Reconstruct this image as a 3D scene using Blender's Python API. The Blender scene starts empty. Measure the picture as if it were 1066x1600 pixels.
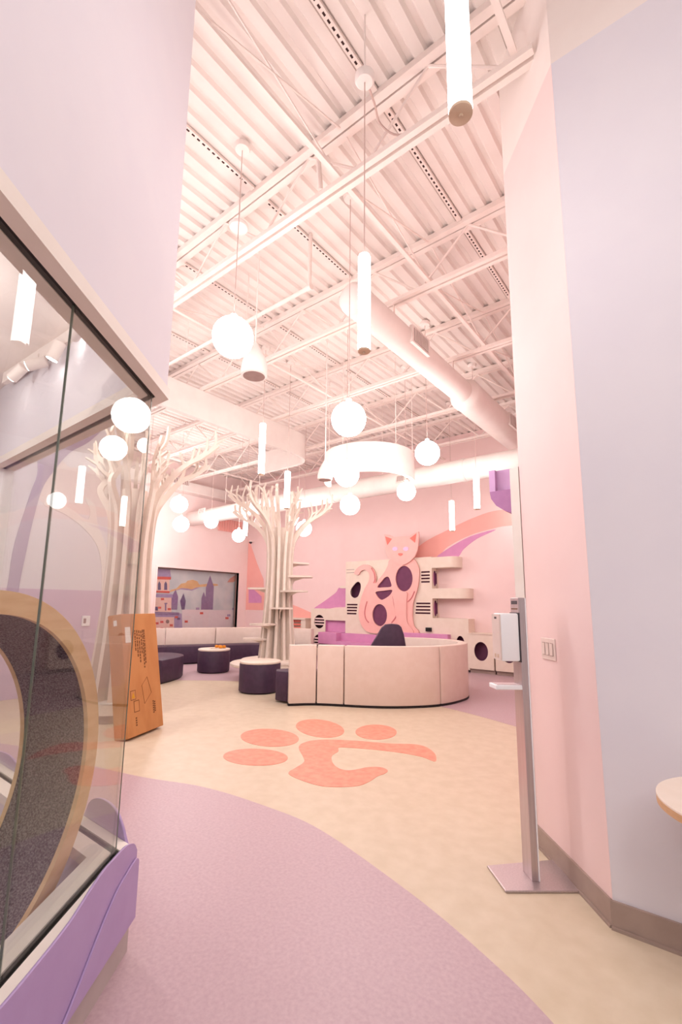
import bpy, bmesh, math, random
import numpy as np
from mathutils import Vector, Matrix

scn = bpy.context.scene
C = scn.collection
random.seed(4)
PI = math.pi

# ---------------------------------------------------------------- camera
# world: X along the roof joists, Y along the deck ribs, metres, camera above the origin
FPX, CX, CY, H = 730.0, 533.0, 829.0, 1.42
PITCH, ROLL, TH = math.radians(9.125), math.radians(0.59), math.radians(38.27)
fw = np.array([0, math.cos(PITCH), math.sin(PITCH)])
up = np.array([0, -math.sin(PITCH), math.cos(PITCH)])
rt = np.array([1.0, 0, 0])
c_, s_ = math.cos(ROLL), math.sin(ROLL)
Mc = np.array([c_*rt + s_*up, -s_*rt + c_*up, fw])
Zr = np.array([[math.cos(TH), -math.sin(TH), 0], [math.sin(TH), math.cos(TH), 0], [0, 0, 1]])
Mc = Mc @ Zr.T
cam_d = bpy.data.cameras.new('camera')
cam = bpy.data.objects.new('camera', cam_d)
C.objects.link(cam)
cam_d.sensor_fit = 'VERTICAL'
cam_d.sensor_height = 36.0
cam_d.lens = FPX*36.0/1600.0
cam_d.shift_y = (CY-800.0)/1600.0
cam_d.clip_start = 0.02
r_, u_, f_ = Mc
cam.matrix_world = Matrix(((r_[0], u_[0], -f_[0], 0), (r_[1], u_[1], -f_[1], 0), (r_[2], u_[2], -f_[2], H), (0, 0, 0, 1)))
scn.camera = cam

# ---------------------------------------------------------------- world, lights, exposure
w = bpy.data.worlds.new('world')
scn.world = w
w.use_nodes = True
w.node_tree.nodes['Background'].inputs[0].default_value = (1.0, 0.975, 0.975, 1)
w.node_tree.nodes['Background'].inputs[1].default_value = 0.75
scn.view_settings.view_transform = 'Standard'
scn.view_settings.look = 'None'
scn.view_settings.exposure = -0.88
scn.view_settings.gamma = 1.0
scn.view_settings.use_curve_mapping = False
LAMP = 32.0          # radiance of the frosted lamps


def area(name, loc, size, power, col=(1, .975, .965), rot=(0, 0, 0)):
    d = bpy.data.lights.new(name, 'AREA')
    d.shape = 'RECTANGLE'
    d.size, d.size_y = size
    d.energy = power
    d.color = col
    o = bpy.data.objects.new(name, d)
    C.objects.link(o)
    o.location = loc
    o.rotation_euler = rot
    return o


# unseen area light added behind the camera to fill the lobby
area('lobby_fill_area', (1.2, -1.8, 5.3), (3.0, 2.0), 130)


def lamp(name, loc, power, r=.15, col=(1, .975, .965)):
    d = bpy.data.lights.new(name, 'POINT')
    d.energy = power; d.shadow_soft_size = r; d.color = col
    o = bpy.data.objects.new(name, d)
    C.objects.link(o); o.location = loc
    return o


# added point fills with no fixtures: lobby behind the camera, hall behind the nook
for p in ((.9, -.3, 3.0), (2.2, .5, 3.0), (-.3, -1.3, 3.0), (1.5, -1.3, 3.0)): lamp("lobby_fill", p, 52)
for p in ((-5.6, 1.6, 3.9), (-6.2, -1.0, 3.6)): lamp('hall_fill', p, 180)
lamp('track_lamp', (-2.75, .35, 2.72), 15, .06)
lamp('track_lamp', (-3.6, .3, 2.72), 15, .06)

# ---------------------------------------------------------------- pixel ray -> point at its own real distance
O3 = np.array([0, 0, H])


def ray(px, py): return Mc.T @ np.array([(px-CX)/FPX, -(py-CY)/FPX, 1.0])
def Zp(px, py, z=0.0):
    d = ray(px, py); return O3 + d*((z-H)/d[2])
def Xp(px, py, x):
    d = ray(px, py); return O3 + d*(x/d[0])
def Yp(px, py, y):
    d = ray(px, py); return O3 + d*(y/d[1])
def Dp(px, py, dd): return O3 + ray(px, py)*dd
def hz(px, py, b):
    d = ray(px, py); t = (b[0]**2+b[1]**2)/(d[0]*b[0]+d[1]*b[1]); return H + t*d[2]


# ---------------------------------------------------------------- materials
def lin(v):
    v = v/255.0
    return v/12.92 if v <= .04045 else ((v+.055)/1.055)**2.4


def rgb(r, g, b): return (lin(r), lin(g), lin(b), 1)


def mat(name, col, rough=.6, metal=0.0, col2=None, scale=20.0, detail=6.0, stretch=(1, 1, 1), bump=0.0, bscale=200.0, lo=.4, hi=.6, coords='Object', spec=.3):
    m = bpy.data.materials.new(name)
    m.use_nodes = True
    nt = m.node_tree
    b = nt.nodes['Principled BSDF']
    b.inputs['Base Color'].default_value = col
    b.inputs['Roughness'].default_value = rough
    b.inputs['Metallic'].default_value = metal
    b.inputs['Specular IOR Level'].default_value = spec
    tc = nt.nodes.new('ShaderNodeTexCoord')
    mp = nt.nodes.new('ShaderNodeMapping')
    mp.inputs['Scale'].default_value = stretch
    nt.links.new(tc.outputs[coords], mp.inputs[0])
    if col2 is not None:
        n = nt.nodes.new('ShaderNodeTexNoise')
        n.inputs['Scale'].default_value = scale
        n.inputs['Detail'].default_value = detail
        nt.links.new(mp.outputs[0], n.inputs['Vector'])
        rp = nt.nodes.new('ShaderNodeValToRGB')
        rp.color_ramp.elements[0].position = lo
        rp.color_ramp.elements[1].position = hi
        rp.color_ramp.elements[0].color = col
        rp.color_ramp.elements[1].color = col2
        nt.links.new(n.outputs[0], rp.inputs[0])
        nt.links.new(rp.outputs[0], b.inputs['Base Color'])
    if bump > 0:
        n2 = nt.nodes.new('ShaderNodeTexNoise')
        n2.inputs['Scale'].default_value = bscale
        n2.inputs['Detail'].default_value = 3
        nt.links.new(mp.outputs[0], n2.inputs['Vector'])
        bp = nt.nodes.new('ShaderNodeBump')
        bp.inputs['Strength'].default_value = bump
        bp.inputs['Distance'].default_value = .004
        nt.links.new(n2.outputs[0], bp.inputs['Height'])
        nt.links.new(bp.outputs[0], b.inputs['Normal'])
    return m


def emis(name, col, strength):
    m = bpy.data.materials.new(name)
    m.use_nodes = True
    nt = m.node_tree
    nt.nodes.remove(nt.nodes['Principled BSDF'])
    e = nt.nodes.new('ShaderNodeEmission')
    e.inputs[0].default_value = col
    e.inputs[1].default_value = strength
    nt.links.new(e.outputs[0], nt.nodes['Material Output'].inputs[0])
    return m


def glass_mat():
    m = bpy.data.materials.new('clear_glass')
    m.use_nodes = True
    nt = m.node_tree
    nt.nodes.remove(nt.nodes['Principled BSDF'])
    tr = nt.nodes.new('ShaderNodeBsdfTransparent')
    tr.inputs[0].default_value = (.94, .945, .93, 1)
    gl = nt.nodes.new('ShaderNodeBsdfGlossy')
    gl.inputs['Roughness'].default_value = 0.0
    lw = nt.nodes.new('ShaderNodeLayerWeight')
    lw.inputs[0].default_value = .5
    pw = nt.nodes.new('ShaderNodeMath'); pw.operation = 'POWER'; pw.inputs[1].default_value = 5
    nt.links.new(lw.outputs['Facing'], pw.inputs[0])
    ma = nt.nodes.new('ShaderNodeMath'); ma.operation = 'MULTIPLY_ADD'
    ma.inputs[1].default_value = .96; ma.inputs[2].default_value = .04
    nt.links.new(pw.outputs[0], ma.inputs[0])
    mx = nt.nodes.new('ShaderNodeMixShader')
    nt.links.new(ma.outputs[0], mx.inputs[0])
    nt.links.new(tr.outputs[0], mx.inputs[1])
    nt.links.new(gl.outputs[0], mx.inputs[2])
    nt.links.new(mx.outputs[0], nt.nodes['Material Output'].inputs[0])
    return m


M = dict(
    floor=mat('cream_marmoleum', rgb(214, 196, 171), .38, col2=rgb(222, 205, 182), scale=9, bump=.02, spec=.35, lo=.35, hi=.68),
    lilac_floor=mat('lilac_marmoleum', rgb(192, 162, 171), .40, col2=rgb(205, 178, 184), scale=55, bump=.02, spec=.35, lo=.30, hi=.72),
    coral_floor=mat('coral_marmoleum', rgb(236, 146, 124), .42, col2=rgb(245, 164, 140), scale=14, lo=.35, hi=.65),
    pink=mat('pink_paint', rgb(244, 214, 211), .65, col2=rgb(245, 216, 213), scale=3),
    lit_pink=mat('brightened_pink_paint', rgb(250, 226, 222), .65, col2=rgb(251, 228, 224), scale=3),  # paler pink copy; the far wall's brightness is put into its colour
    lilac=mat('lilac_paint', rgb(231, 225, 232), .65, col2=rgb(233, 227, 233), scale=3),
    lilac_low=mat('deep_lilac_paint', rgb(214, 192, 212), .65, col2=rgb(217, 195, 214), scale=3),
    white=mat('white_paint', rgb(243, 230, 224), .6, col2=rgb(245, 233, 227), scale=4),
    deck=mat('deck_paint', rgb(238, 226, 220), .6, col2=rgb(241, 229, 223), scale=3),
    steel_white=mat('joist_paint', rgb(243, 226, 218), .55, col2=rgb(245, 229, 222), scale=5),
    duct=mat('duct_paint', rgb(234, 221, 215), .5, col2=rgb(237, 225, 219), scale=4),
    slot=mat('dark_slot', rgb(70, 45, 42), .8, col2=rgb(62, 40, 38), scale=10),
    black=mat('black_gasket', rgb(28, 22, 24), .5, col2=rgb(34, 27, 28), scale=30),
    trim=mat('painted_trim', rgb(240, 230, 221), .5, col2=rgb(242, 233, 225), scale=6),
    base=mat('taupe_cove_base', rgb(168, 146, 136), .5, col2=rgb(174, 152, 142), scale=8),
    grey_base=mat('grey_cove_base', rgb(196, 184, 180), .5, col2=rgb(200, 188, 184), scale=8),
    purple=mat('lilac_laminate', rgb(188, 162, 208), .45, col2=rgb(191, 166, 211), scale=8),
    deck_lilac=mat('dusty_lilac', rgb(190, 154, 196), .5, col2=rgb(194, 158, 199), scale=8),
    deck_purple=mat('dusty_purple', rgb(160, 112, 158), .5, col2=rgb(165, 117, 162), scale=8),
    orchid=mat('orchid_laminate', rgb(216, 146, 190), .5, col2=rgb(220, 150, 193), scale=8),
    cream=mat('cream_laminate', rgb(236, 218, 202), .5, col2=rgb(239, 222, 207), scale=6),
    cat=mat('salmon_laminate', rgb(248, 188, 180), .5, col2=rgb(250, 192, 184), scale=6),
    cat_dark=mat('rose_groove', rgb(214, 128, 130), .6, col2=rgb(220, 134, 134), scale=10),
    blush=mat('blush_bar', rgb(246, 214, 210), .5, col2=rgb(248, 218, 214), scale=8),
    ear=mat('coral_ear', rgb(240, 124, 112), .55, col2=rgb(244, 130, 118), scale=10),
    eye=mat('lilac_eye', rgb(240, 190, 226), .4, col2=rgb(244, 196, 230), scale=10),
    maroon=mat('plum_interior', rgb(112, 62, 92), .7, col2=rgb(118, 66, 96), scale=8),
    dark_slot=mat('plum_slot', rgb(66, 26, 40), .8, col2=rgb(72, 30, 44), scale=8),
    coral=mat('coral_paint', rgb(248, 178, 168), .65, col2=rgb(250, 182, 172), scale=3),
    coral_slat=mat('coral_slat', rgb(238, 128, 112), .6, col2=rgb(242, 134, 118), scale=8),
    booth=mat('cream_vinyl', rgb(228, 207, 194), .42, col2=rgb(231, 211, 199), scale=8, bump=.05, bscale=60, spec=.4),
    plum=mat('plum_vinyl', rgb(64, 42, 64), .5, col2=rgb(70, 46, 69), scale=14, bump=.05, bscale=80, spec=.4),
    ttop=mat('cream_table_top', rgb(240, 222, 206), .4, col2=rgb(243, 226, 211), scale=8),
    tedge=mat('ply_edge', rgb(208, 164, 122), .5, col2=rgb(216, 174, 132), scale=30, stretch=(1, 1, 8)),
    tree=mat('cream_tree_board', rgb(232, 216, 203), .55, col2=rgb(235, 220, 208), scale=8),
    ply=mat('birch_plywood', rgb(226, 188, 142), .5, col2=rgb(236, 202, 158), scale=5, stretch=(1, 1, 5), detail=8),
    ply_edge=mat('plywood_edge', rgb(178, 140, 104), .6, col2=rgb(196, 158, 120), scale=20),
    carpet=mat('grey_carpet', rgb(66, 60, 66), .95, col2=rgb(142, 134, 138), scale=150, detail=2, bump=.6, bscale=150, lo=.36, hi=.7, spec=.05),
    card=mat('cardboard', rgb(190, 130, 80), .75, col2=rgb(198, 139, 88), scale=7, stretch=(1, 1, .4)),
    card_edge=mat('cardboard_edge', rgb(150, 108, 74), .8, col2=rgb(170, 126, 90), scale=20),
    ink=mat('brown_ink', rgb(112, 72, 46), .8, col2=rgb(120, 78, 50), scale=30),
    yellow=mat('yellow_ink', rgb(206, 150, 40), .7, col2=rgb(214, 158, 50), scale=30),
    paper=mat('white_paper', rgb(240, 234, 230), .7, col2=rgb(244, 238, 234), scale=30),
    plastic=mat('white_plastic', rgb(252, 251, 253), .3, col2=rgb(253, 252, 254), scale=10, spec=.5),
    cream_plastic=mat('cream_plastic', rgb(232, 212, 204), .35, col2=rgb(235, 216, 208), scale=10, spec=.5),
    metal=mat('brushed_metal', rgb(196, 180, 182), .35, .75, col2=rgb(204, 188, 190), scale=6, stretch=(20, 20, .5)),
    smoke=mat('dark_plastic', rgb(74, 66, 72), .4, col2=rgb(80, 72, 78), scale=10),
    orange=mat('orange_toy', rgb(226, 140, 34), .5, col2=rgb(234, 150, 44), scale=20),
    cord=mat('pale_cord', rgb(206, 178, 170), .6, col2=rgb(212, 184, 176), scale=20),
    cap=mat('tan_cap', rgb(214, 186, 160), .5, col2=rgb(218, 190, 165), scale=20),
    grille=mat('grille_shadow', rgb(150, 122, 116), .7, col2=rgb(156, 128, 122), scale=10),
    sky_print=mat('printed_sky', rgb(204, 207, 216), .6, col2=rgb(224, 222, 228), scale=2.0),
    castle_pink=mat('printed_pink_wall', rgb(250, 204, 196), .6, col2=rgb(251, 210, 203), scale=9),
    castle_pale=mat('printed_pale_wall', rgb(240, 220, 230), .6, col2=rgb(243, 225, 233), scale=9),
    castle_purple=mat('printed_purple', rgb(146, 118, 160), .6, col2=rgb(156, 128, 168), scale=12),
    castle_dark=mat('printed_dark_purple', rgb(110, 92, 134), .6, col2=rgb(118, 98, 140), scale=12),
    castle_lilac=mat('printed_lilac', rgb(176, 152, 194), .6, col2=rgb(184, 160, 200), scale=12),
    castle_red=mat('printed_red', rgb(224, 96, 88), .6, col2=rgb(230, 104, 96), scale=12),
    cloud=mat('printed_cloud', rgb(232, 180, 130), .6, col2=rgb(238, 190, 142), scale=7),
    cloud_pink=mat('printed_pink_cloud', rgb(226, 158, 146), .6, col2=rgb(232, 166, 154), scale=7),
    mural_tree=mat('mural_lilac_tree', rgb(172, 152, 180), .65, col2=rgb(177, 157, 184), scale=5),
    mural_white=mat('mural_white_tree', rgb(245, 236, 232), .65, col2=rgb(246, 238, 234), scale=5),
    mural_blush=mat('mural_blush_crown', rgb(240, 222, 220), .65, col2=rgb(242, 225, 222), scale=5),
    grey_eye=mat('nickel', rgb(150, 140, 140), .3, .8, col2=rgb(156, 146, 146), scale=10),
    glow=emis('lamp_glow', (1, .955, .93, 1), LAMP),
    globe_glow=emis('globe_glow', (1, .955, .93, 1), LAMP*1.75),
    dim_glow=emis('dim_globe_glow', (1, .955, .93, 1), 20),
    spot=emis('spot_glow', (1, .94, .88, 1), LAMP*1.2),
    glass=glass_mat(),
    gedge=mat('glass_edge', rgb(96, 110, 98), .2, col2=rgb(104, 118, 106), scale=20, spec=.5),
)

# ---------------------------------------------------------------- mesh helpers


def wloc(p):
    v = Vector((0, 0, 0))
    while p is not None:
        v += p.location
        p = p.parent
    return v


class MB:
    def __init__(s): s.v = []; s.f = []
    def add(s, vs, fs):
        k = len(s.v)
        s.v += [tuple(map(float, q)) for q in vs]
        s.f += [tuple(i+k for i in f) for f in fs]
        return s

    def box(s, a, b):
        (x0, y0, z0), (x1, y1, z1) = a, b
        return s.add([(x0, y0, z0), (x1, y0, z0), (x1, y1, z0), (x0, y1, z0), (x0, y0, z1), (x1, y0, z1), (x1, y1, z1), (x0, y1, z1)],
                     [(0, 3, 2, 1), (4, 5, 6, 7), (0, 1, 5, 4), (1, 2, 6, 5), (2, 3, 7, 6), (3, 0, 4, 7)])

    def obox(s, c, u, v, wv):      # centre and three half vectors
        c, u, v, wv = map(lambda q: np.array(q, float), (c, u, v, wv))
        P = [c+a*u+b*v+d*wv for d in (-1, 1) for a, b in ((-1, -1), (1, -1), (1, 1), (-1, 1))]
        return s.add(P, [(0, 3, 2, 1), (4, 5, 6, 7), (0, 1, 5, 4), (1, 2, 6, 5), (2, 3, 7, 6), (3, 0, 4, 7)])

    def prism(s, poly, vec, to3=lambda q: q):   # closed polygon (any plane) pushed along vec
        P = [np.array(to3(q), float) for q in poly]
        vec = np.array(vec, float)
        n = len(P)
        nn = sum((np.cross(P[i]-P[0], P[(i+1) % n]-P[0]) for i in range(1, n-1)), np.zeros(3))
        if nn @ vec < 0: P = P[::-1]
        return s.add(P+[p+vec for p in P], [tuple(range(n))[::-1], tuple(range(n, 2*n))]+[(i, (i+1) % n, (i+1) % n+n, i+n) for i in range(n)])

    def lathe(s, prof, c=(0, 0, 0), seg=24, axis=(0, 0, 1), caps=True):   # prof: (r, h) list
        ax = np.array(axis, float); ax /= np.linalg.norm(ax)
        a = np.cross(ax, (1, 0, 0) if abs(ax[0]) < .8 else (0, 1, 0)); a /= np.linalg.norm(a)
        b = np.cross(ax, a)
        c = np.array(c, float)
        vs = []
        for r, h in prof:
            for i in range(seg):
                t = 2*PI*i/seg
                vs.append(c+ax*h+r*(math.cos(t)*a+math.sin(t)*b))
        fs = []
        for k in range(len(prof)-1):
            for i in range(seg):
                j = (i+1) % seg
                fs.append((k*seg+i, k*seg+j, (k+1)*seg+j, (k+1)*seg+i))
        if caps:
            fs.append(tuple(range(seg))[::-1])
            fs.append(tuple(range((len(prof)-1)*seg, len(prof)*seg)))
        return s.add(vs, fs)

    def tube(s, path, r, seg=8):
        P = [np.array(p, float) for p in path]
        rr = r if isinstance(r, (list, tuple)) else [r]*len(P)
        vs = []
        prev = None
        for i, p in enumerate(P):
            t = P[min(i+1, len(P)-1)]-P[max(i-1, 0)]
            t /= np.linalg.norm(t)+1e-12
            if prev is None:
                a = np.cross(t, (0, 0, 1) if abs(t[2]) < .9 else (1, 0, 0))
            else:
                a = prev-t*(prev@t)
            a /= np.linalg.norm(a)
            prev = a
            b = np.cross(t, a)
            for k in range(seg):
                q = 2*PI*k/seg
                vs.append(p+rr[i]*(math.cos(q)*a+math.sin(q)*b))
        fs = []
        for i in range(len(P)-1):
            for k in range(seg):
                j = (k+1) % seg
                fs.append((i*seg+k, i*seg+j, (i+1)*seg+j, (i+1)*seg+k))
        fs.append(tuple(range(seg))[::-1])
        fs.append(tuple(range((len(P)-1)*seg, len(P)*seg)))
        return s.add(vs, fs)

    def build(s, name, m, parent=None, smooth=False, bevel=0.0, kind=None, label=None):
        me = bpy.data.meshes.new(name)
        off = wloc(parent)
        me.from_pydata([(x-off.x, y-off.y, z-off.z) for x, y, z in s.v], [], s.f)
        bm = bmesh.new(); bm.from_mesh(me)
        bmesh.ops.recalc_face_normals(bm, faces=bm.faces)
        if bevel > 0:
            bmesh.ops.remove_doubles(bm, verts=bm.verts, dist=1e-5)
            es = [e for e in bm.edges if len(e.link_faces) == 2 and e.calc_face_angle(0) > .6]
            bmesh.ops.bevel(bm, geom=es, offset=bevel, segments=2, affect='EDGES', profile=.5)
        if smooth:
            for f in bm.faces: f.smooth = True
            for e in bm.edges:
                if len(e.link_faces) == 2 and e.calc_face_angle(0) > .7: e.smooth = False
        bm.to_mesh(me); bm.free()
        return link(name, me, m, parent, kind, label)


def link(name, me, m, parent=None, kind=None, label=None):
    o = bpy.data.objects.new(name, me)
    C.objects.link(o)
    if m is not None: me.materials.append(M[m] if isinstance(m, str) else m)
    o.parent = parent
    if kind: o['kind'] = kind
    if label: o['label'] = label
    return o


def thing(name, label, cat, loc=(0, 0, 0), group=None):
    o = bpy.data.objects.new(name, None)
    o.empty_display_size = .1
    C.objects.link(o)
    o.location = loc
    return tag(o, label, cat, group)


def tag(o, label, cat, group=None):
    o['label'] = label
    o['category'] = cat
    if group: o['group'] = group
    return o


def struct(name, loc=(0, 0, 0)):
    o = bpy.data.objects.new(name, None)
    C.objects.link(o)
    o.location = loc
    o['kind'] = 'structure'
    return o


def spline(pts, n=6, closed=True):
    P = [np.array(p, float) for p in pts]
    N = len(P)
    out = []
    for i in range(N if closed else N-1):
        p1, p2 = P[i], P[(i+1) % N]
        p0 = P[(i-1) % N] if closed or i > 0 else 2*p1-p2
        p3 = P[(i+2) % N] if closed or i+2 < N else 2*p2-p1
        for k in range(n):
            t = k/n
            out.append(.5*((2*p1)+(-p0+p2)*t+(2*p0-5*p1+4*p2-p3)*t*t+(-p0+3*p1-3*p2+p3)*t**3))
    if not closed: out.append(P[-1])
    return out


def ell(cx, cy, rx, ry, n=28, rot=0.0):
    return [(cx+rx*math.cos(2*PI*i/n)*math.cos(rot)-ry*math.sin(2*PI*i/n)*math.sin(rot),
             cy+rx*math.cos(2*PI*i/n)*math.sin(rot)+ry*math.sin(2*PI*i/n)*math.cos(rot)) for i in range(n)]


def plate(name, outline, holes, thick, to3, m, parent=None, label=None):
    """flat board with holes; outline in 2-D, to3(u, v, w) places it, w in 0..thick"""
    cu = bpy.data.curves.new(name, 'CURVE')
    cu.dimensions = '2D'; cu.fill_mode = 'BOTH'; cu.extrude = thick/2
    for ring in [outline]+list(holes):
        sp = cu.splines.new('POLY')
        sp.points.add(len(ring)-1)
        for i, q in enumerate(ring): sp.points[i].co = (q[0], q[1], 0, 1)
        sp.use_cyclic_u = True
    t = bpy.data.objects.new('tmp', cu)
    C.objects.link(t)
    dg = bpy.context.evaluated_depsgraph_get()
    me = bpy.data.meshes.new_from_object(t.evaluated_get(dg))
    bpy.data.objects.remove(t); bpy.data.curves.remove(cu)
    off = wloc(parent)
    for v in me.vertices:
        q = to3(v.co.x, v.co.y, v.co.z+thick/2)
        v.co = Vector((q[0], q[1], q[2]))-off
    me.materials.clear()
    bm = bmesh.new(); bm.from_mesh(me)
    bmesh.ops.remove_doubles(bm, verts=bm.verts, dist=1e-5)
    bmesh.ops.recalc_face_normals(bm, faces=bm.faces)
    bm.to_mesh(me); bm.free()
    me.name = name
    return link(name, me, m, parent, None, label)


def ribbon(path, thick, z0, z1, side=1):
    """plan path swept into a wall of given thickness; returns closed plan polygon"""
    P = [np.array(p[:2], float) for p in path]
    inn = []
    for i, p in enumerate(P):
        t = P[min(i+1, len(P)-1)]-P[max(i-1, 0)]
        t /= np.linalg.norm(t)
        n = np.array([-t[1], t[0]])*side
        inn.append(p+n*thick)
    b = MB()
    n = len(P)
    vs = [(*p, z0) for p in P]+[(*p, z0) for p in inn]+[(*p, z1) for p in P]+[(*p, z1) for p in inn]
    fs = []
    for i in range(n-1):
        fs += [(i, i+1, 2*n+i+1, 2*n+i), (n+i, n+i+1, 3*n+i+1, 3*n+i), (2*n+i, 2*n+i+1, 3*n+i+1, 3*n+i), (i, i+1, n+i+1, n+i)]
    fs += [(0, n, 3*n, 2*n), (n-1, 2*n-1, 4*n-1, 3*n-1)]
    return b.add(vs, fs)


def resample(path, ds):
    P = [np.array(p, float) for p in path]
    L = [0]
    for a, b in zip(P, P[1:]): L.append(L[-1]+np.linalg.norm(b-a))
    n = max(2, int(L[-1]/ds)+1)
    out = []
    for t in np.linspace(0, L[-1], n):
        i = min(int(np.searchsorted(L, t, 'right'))-1, len(P)-2)
        out.append(P[i]+(P[i+1]-P[i])*((t-L[i])/(L[i+1]-L[i]+1e-12)))
    return out


# ================================================================ SETTING
XL, YB, ZD = -12.26, 10.45, 5.62        # left wall, back wall, deck underside
PCX, PCY = -.479, 2.625                 # pink / lilac corner
PFX, PFY = -.965, 3.19                  # far edge of the pink wall

floor = MB().box((XL-.6, -5.0, -.12), (4.6, YB+.3, 0)).build('floor', 'floor')
floor['kind'] = 'structure'


def inlay(name, pts, z, m):
    return plate(name, [tuple(p[:2]) for p in pts], [], z, lambda u, v, w_: (u, v, w_), m, floor)


near_arc = spline([(-5.6, 1.9), (-4.03, 2.2), (-3.28, 2.44), (-2.60, 2.51), (-2.1, 2.486), (-1.33, 2.27), (-.87, 2.09), (-.55, 1.92), (-.1, 1.6), (.5, .9), (.8, .1), (.9, -1.)], 8, False)
inlay('lilac_inlay', near_arc+[np.array([.9, -4.5]), np.array([-6.2, -4.5]), np.array([-6.2, 1.7])], .002, 'lilac_floor')
far_arc = spline([(-11.6, 3.0), (-9.2, 4.3), (-8.25, 5.11), (-7.6, 5.66), (-6.98, 6.05), (-6.0, 6.5), (-4.6, 6.7), (-3.07, 6.39), (-2.01, 5.99), (-1.0, 5.5)], 8, False)
inlay('lilac_inlay', far_arc+[np.array([-.98, YB]), np.array([XL, YB]), np.array([XL, 3.0])], .002, 'lilac_floor')


def fl(pts): return [Zp(*p)[:2] for p in pts]


for e in (((349, 1181), (450, 1184), (400, 1169), (398, 1195)), ((377, 1148), (467, 1156), (428, 1137), (415, 1163)),
          ((463, 1132), (538, 1143), (505, 1124), (497, 1150)), ((556, 1142), (620, 1145), (592, 1132), (586, 1155))):
    a, b, c, d = fl(e)
    ctr = (a+b)/2
    ax, bx = (b-a)/2, (c-d)/2
    inlay('paw_toe', [ctr+ax*math.cos(t)+bx*math.sin(t) for t in np.linspace(0, 2*PI, 40)[:-1]], .0025, 'coral_floor')
pawpx = [(467, 1169), (472, 1162), (490, 1157), (520, 1156), (560, 1158), (610, 1162), (645, 1163), (665, 1167), (678, 1176), (682, 1184), (679, 1190),
         (660, 1183), (630, 1177), (590, 1172), (555, 1169), (530, 1168), (529, 1174), (519, 1181), (520, 1192), (530, 1201), (545, 1204), (560, 1202), (575, 1199),
         (595, 1199), (606, 1204), (601, 1209), (590, 1213), (578, 1221), (560, 1228), (530, 1230), (500, 1228), (470, 1219), (453, 1211), (452, 1206), (462, 1200), (475, 1191), (474, 1183)]
inlay('paw_pad', spline(fl(pawpx), 4), .0025, 'coral_floor')

# ---- ceiling: fluted steel deck, open-web joists, slotted hanger channels, bridging
ceiling = struct('ceiling')
prof = []
x, pitch = XL-.3, .166
while x < 4.6:
    prof += [(x, ZD), (x+.084, ZD), (x+.104, ZD+.034), (x+.146, ZD+.034)]
    x += pitch
vs, fs = [], []
for (px, pz) in prof: vs += [(px, -5.0, pz), (px, YB+.3, pz)]
for i in range(len(prof)-1): fs.append((2*i, 2*i+1, 2*i+3, 2*i+2))
MB().add(vs, fs).build('metal_deck', 'deck', ceiling)
MB().box((XL-.6, -5.0, ZD+.10), (4.6, YB+.3, ZD+.2)).build('roof_light_block', 'deck', ceiling)  # unseen slab added above the deck to block world light
JY = [2.76+1.645*k for k in range(-3, 5)]
ZB, ZT = 5.0, 5.56


def xend(y):   # right-hand end of a joist at y
    if y < 2.62: return 4.5
    if y < PFY: return PCX+(y-PCY)*(PFX-PCX)/(PFY-PCY)
    return PFX


def joist(y, x0, x1):
    t = MB().box((x0, y-.075, ZT), (x1, y-.008, ZD)).box((x0, y+.008, ZT), (x1, y+.075, ZD))
    root = t.build('joist', 'steel_white', ceiling)
    MB().box((x0, y-.06, ZB), (x1, y-.013, ZB+.045)).box((x0, y+.013, ZB), (x1, y+.06, ZB+.045)).build('bottom_chord', 'steel_white', root)
    wb = MB()
    xx = x1-.15
    k = 0
    while xx-.62 > x0:
        za, zb = (ZB+.03, ZT+.01) if k % 2 == 0 else (ZT+.01, ZB+.03)
        wb.tube([(xx, y, za), (xx-.62, y, zb)], .013, 6)
        xx -= .62; k += 1
    wb.build('web', 'steel_white', root)
    return root


for y in JY: joist(y, XL, xend(y))
edges = [-5.0]+JY+[YB]
for k in range(9):
    cxn = -.31-1.495*k
    segs = [(a+.08, b-.08) for a, b in zip(edges, edges[1:])]
    ch = MB(); sl = MB()
    for a, b in segs:
        if cxn > PFX and b > 2.5: continue
        ch.box((cxn-.024, a, ZD-.028), (cxn+.024, b, ZD-.001))
        yy = a+.05
        while yy < b-.07:
            sl.box((cxn-.008, yy, ZD-.0295), (cxn+.008, yy+.028, ZD-.027))
            yy += .055
    c = ch.build('slotted_channel', 'steel_white', ceiling)
    sl.build('slot', 'slot', c, kind='stuff')
for bx in (-.71, -2.20, -4.96, -7.72, -10.45):
    MB().box((bx-.022, -4.9 if bx > PFX else -4.9, ZB+.045), (bx+.022, 2.7 if bx > PFX else YB, ZB+.075)).build('bridging_angle', 'steel_white', ceiling)
    br = MB()
    for y0, y1 in zip(JY, JY[1:]):
        if bx > PFX and y1 > 2.8: continue
        br.tube([(bx, y0+.05, ZT), (bx, y1-.05, ZB+.05)], .009, 5)
        br.tube([(bx, y1-.05, ZT), (bx, y0+.05, ZB+.05)], .009, 5)
    br.build('cross_brace', 'steel_white', ceiling)

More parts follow.
